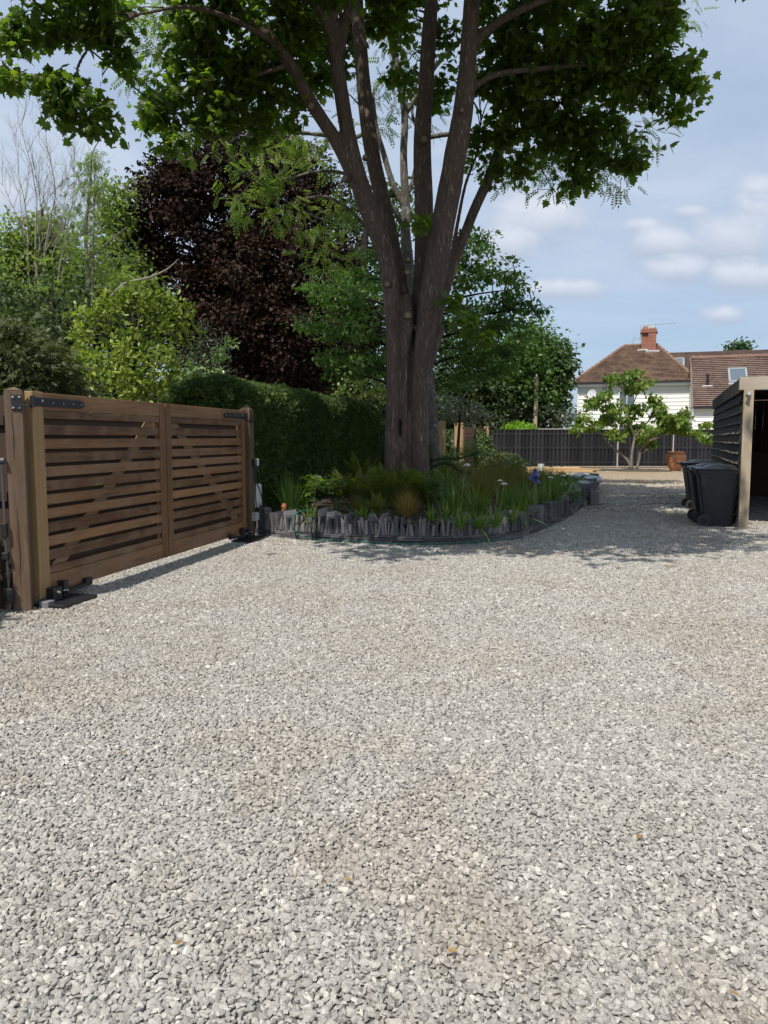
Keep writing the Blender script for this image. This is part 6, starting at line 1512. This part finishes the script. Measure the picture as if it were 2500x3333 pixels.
leafy('green_shrub', 'bright leafed low shrub at the right inside of the wall', 1855, 1640, .30, .3, 9, .06, 'oval', m_horn, 165, 'shrub')
leafy('green_shrub', 'dark low shrub below the lone tan post', 1440, 1560, .6, .45, 9, .07, 'oval', m_dkgreen, 166, 'shrub')
leafy('green_shrub', 'dark low shrub between the lone post and the reddish gate', 1495, 1545, .6, .5, 9, .07, 'oval', m_dkgreen, 167, 'shrub')
# white umbels and the blue iris
m_white = plain('white_petal', (.72, .72, .66), .7, var=.15); m_stalk = plain('green_stalk', (.16, .20, .07), .6); m_dry = plain('faded_head', (.30, .30, .24), .8, var=.3); m_blue = leafmat('blue_petal', (.12, .14, .42), (.22, .26, .62), (.36, .42, .78), trans=.3, tmul=1.2)
FL = [((1520, 1516), (1488, 1690), 11.9, 'tallest white flower head standing above the bed', .055, 0), ((1628, 1566), (1605, 1690), 11.9, 'left one of the close pair of white flower heads', .042, 0), ((1641, 1577), (1622, 1690), 11.8, 'right one of the close pair of white flower heads', .050, 0), ((1038, 1554), (1008, 1690), 12.2, 'lone white flower head left of the ferns', .045, 0), ((1834, 1550), (1830, 1620), 15.6, 'white flower head nearest the white sack', .055, 0), ((1793, 1556), (1790, 1640), 14.8, 'flat white flower head right of the blue iris', .055, 0), ((1712, 1512), (1692, 1640), 13.5, 'faded grey flower head above the blue iris', .055, 1), ((1795, 1519), (1780, 1620), 16.5, 'faded brown flower head below the white bucket', .06, 1), ((1783, 1544), (1782, 1620), 17.5, 'small pale flower head among the grasses', .05, 0)]
for i, (a_, c_, Yd, lb_, r, dry) in enumerate(FL):
    top = W(a_[0], a_[1], Yd); foot = W(c_[0], c_[1], Yd); foot.z = SOIL
    g = thing('umbel_flower', lb_, 'flower', tuple(foot), 0, 'tall flower heads in the bed'); t_ = top-foot; t_.y = 0; rr = random.Random(200+i)
    b = MB(); b.tube(spline([(0, 0, 0), (t_.x*.35+.01, 0, t_.z*.35), (t_.x*.7-.008, 0, t_.z*.7), tuple(t_)], 4), .0045, 6); b.build('stem', m_stalk, g)
    b = MB(); s_ = MB()
    for k in range(60):
        a = rr.uniform(0, 6.28); q = math.sqrt(rr.random()); c = t_+Vector((math.cos(a)*q*r, math.sin(a)*q*r, r*.50*(1-q*q)+rr.uniform(-.004, .004))); e_ = r*.15
        b.lathe([(e_*.3, -e_*.5), (e_, -e_*.1), (e_*.7, e_*.5), (e_*.1, e_*.7)], tuple(c), 6, var=rr.random())
        if k % 4 == 0: s_.tube([t_-Vector((0, 0, .012)), c], .0015, 3)
    hd_ = b.build('flower_head', m_dry if dry else m_white, g); s_.build('rays', m_stalk, hd_)
top = W(1742, 1548, 12.6); foot = W(1748, 1668, 12.6); foot.z = SOIL
g = thing('iris_flower', 'pale blue iris flower with three blooms on one tall stem', 'flower', tuple(foot)); t_ = top-foot
b = MB(); b.tube([(0, 0, 0), tuple(t_*.6), tuple(t_+Vector((0, 0, .05)))], .006, 6); b.build('stem', m_stalk, g)
for k, (dx, dz, s_) in enumerate(((0, .06, .062), (-.02, .0, .058), (.03, -.02, .06), (.02, -.085, .055), (-.045, -.04, .045), (.085, -.11, .03))):
    rng = np.random.default_rng(300+k); n = 13
    P = np.tile(np.array(tuple(t_+Vector((dx, 0, dz)))), (n, 1))+rng.normal(size=(n, 3))*.006; Dv = rng.normal(size=(n, 3)); Dv[:6, 2] = np.abs(Dv[:6, 2])+.8; Dv[6:, 2] -= 1.0; Nv = rng.normal(size=(n, 3))
    V, F, nv = leaves(P, Dv, Nv, s_, 'heart', rng); raw_mesh('bloom', V, F, 3, m_blue, g, np.repeat(rng.random(n), nv), smooth=True)
# monkey puzzle arms
g = thing('monkey_puzzle', 'dark spiny drooping branches of a young monkey puzzle beside the ash foot', 'tree', tuple(W(1400, 1560, 15.5).xy.to_3d())); ml2 = -Vector(g.location)
b = MB(); sp_ = MB(); rr = random.Random(77)
tr_ = spline([Vector((0, 0, .2))-ml2*1, Vector((0, 0, 1.0))-ml2, Vector((.0, 0, 1.35))-ml2], 4); b.tube(tr_, [.05]*len(tr_), 8)
for pts in ([(1400, 1500), (1440, 1492), (1490, 1492), (1530, 1482), (1553, 1474)], [(1405, 1520), (1440, 1508), (1470, 1515), (1500, 1535), (1530, 1540)], [(1400, 1495), (1385, 1505), (1370, 1525)]):
    P = spline([W(x, y, 15.4) for x, y in pts], 8); b.tube(P, [.022]*len(P), 6)
    for p_ in P:
        for k in range(16):
            d_ = Vector((rr.gauss(0, 1), rr.gauss(0, 1), rr.gauss(0, 1))).normalized(); e_ = p_+d_*.06+Vector((.02, 0, 0)); s2 = d_.cross(Vector((0, .3, 1))).normalized()*.011
            q_ = p_+Vector((rr.uniform(-.02, .02), 0, 0)); sp_.add([q_-s2+ml2, q_+s2+ml2, e_+ml2], [(0, 1, 2)], rr.random())
b.v = [tuple(Vector(v)+ml2) for v in b.v]; b.build('branches', m_dkgreen, g); sp_.build('spines', m_dkgreen, g)
# lawn sprinkler head on the left of the bed
m_or = plain('orange_plastic', (.34, .12, .05), .4)
q = bp_(925, 1690); g = thing('hose_sprinkler', 'orange and grey sprinkler standing at the left end of the bed', 'sprinkler', tuple(q))
b = MB(); b.lathe([(.04, 0), (.04, .10), (.038, .12)], n=14); b.build('base', m_greyp, g); b = MB(); b.lathe([(.039, .12), (.040, .20), (.030, .235), (.01, .245)], n=14); b.lathe([(.041, .05), (.041, .08)], n=14); b.build('cap', m_or, g)
b = MB(); b.box((0, 0, .03), (.22, .09, .05), jit=.008); o = b.build('wood_offcut', m_gtan, bevel=.005); o.location = bp_(895, 1690)+Vector((0, .05, .04)); o.rotation_euler.z = .2; tag(o, 'short tan wood offcut on the soil left of the sprinkler', 'wood offcut')
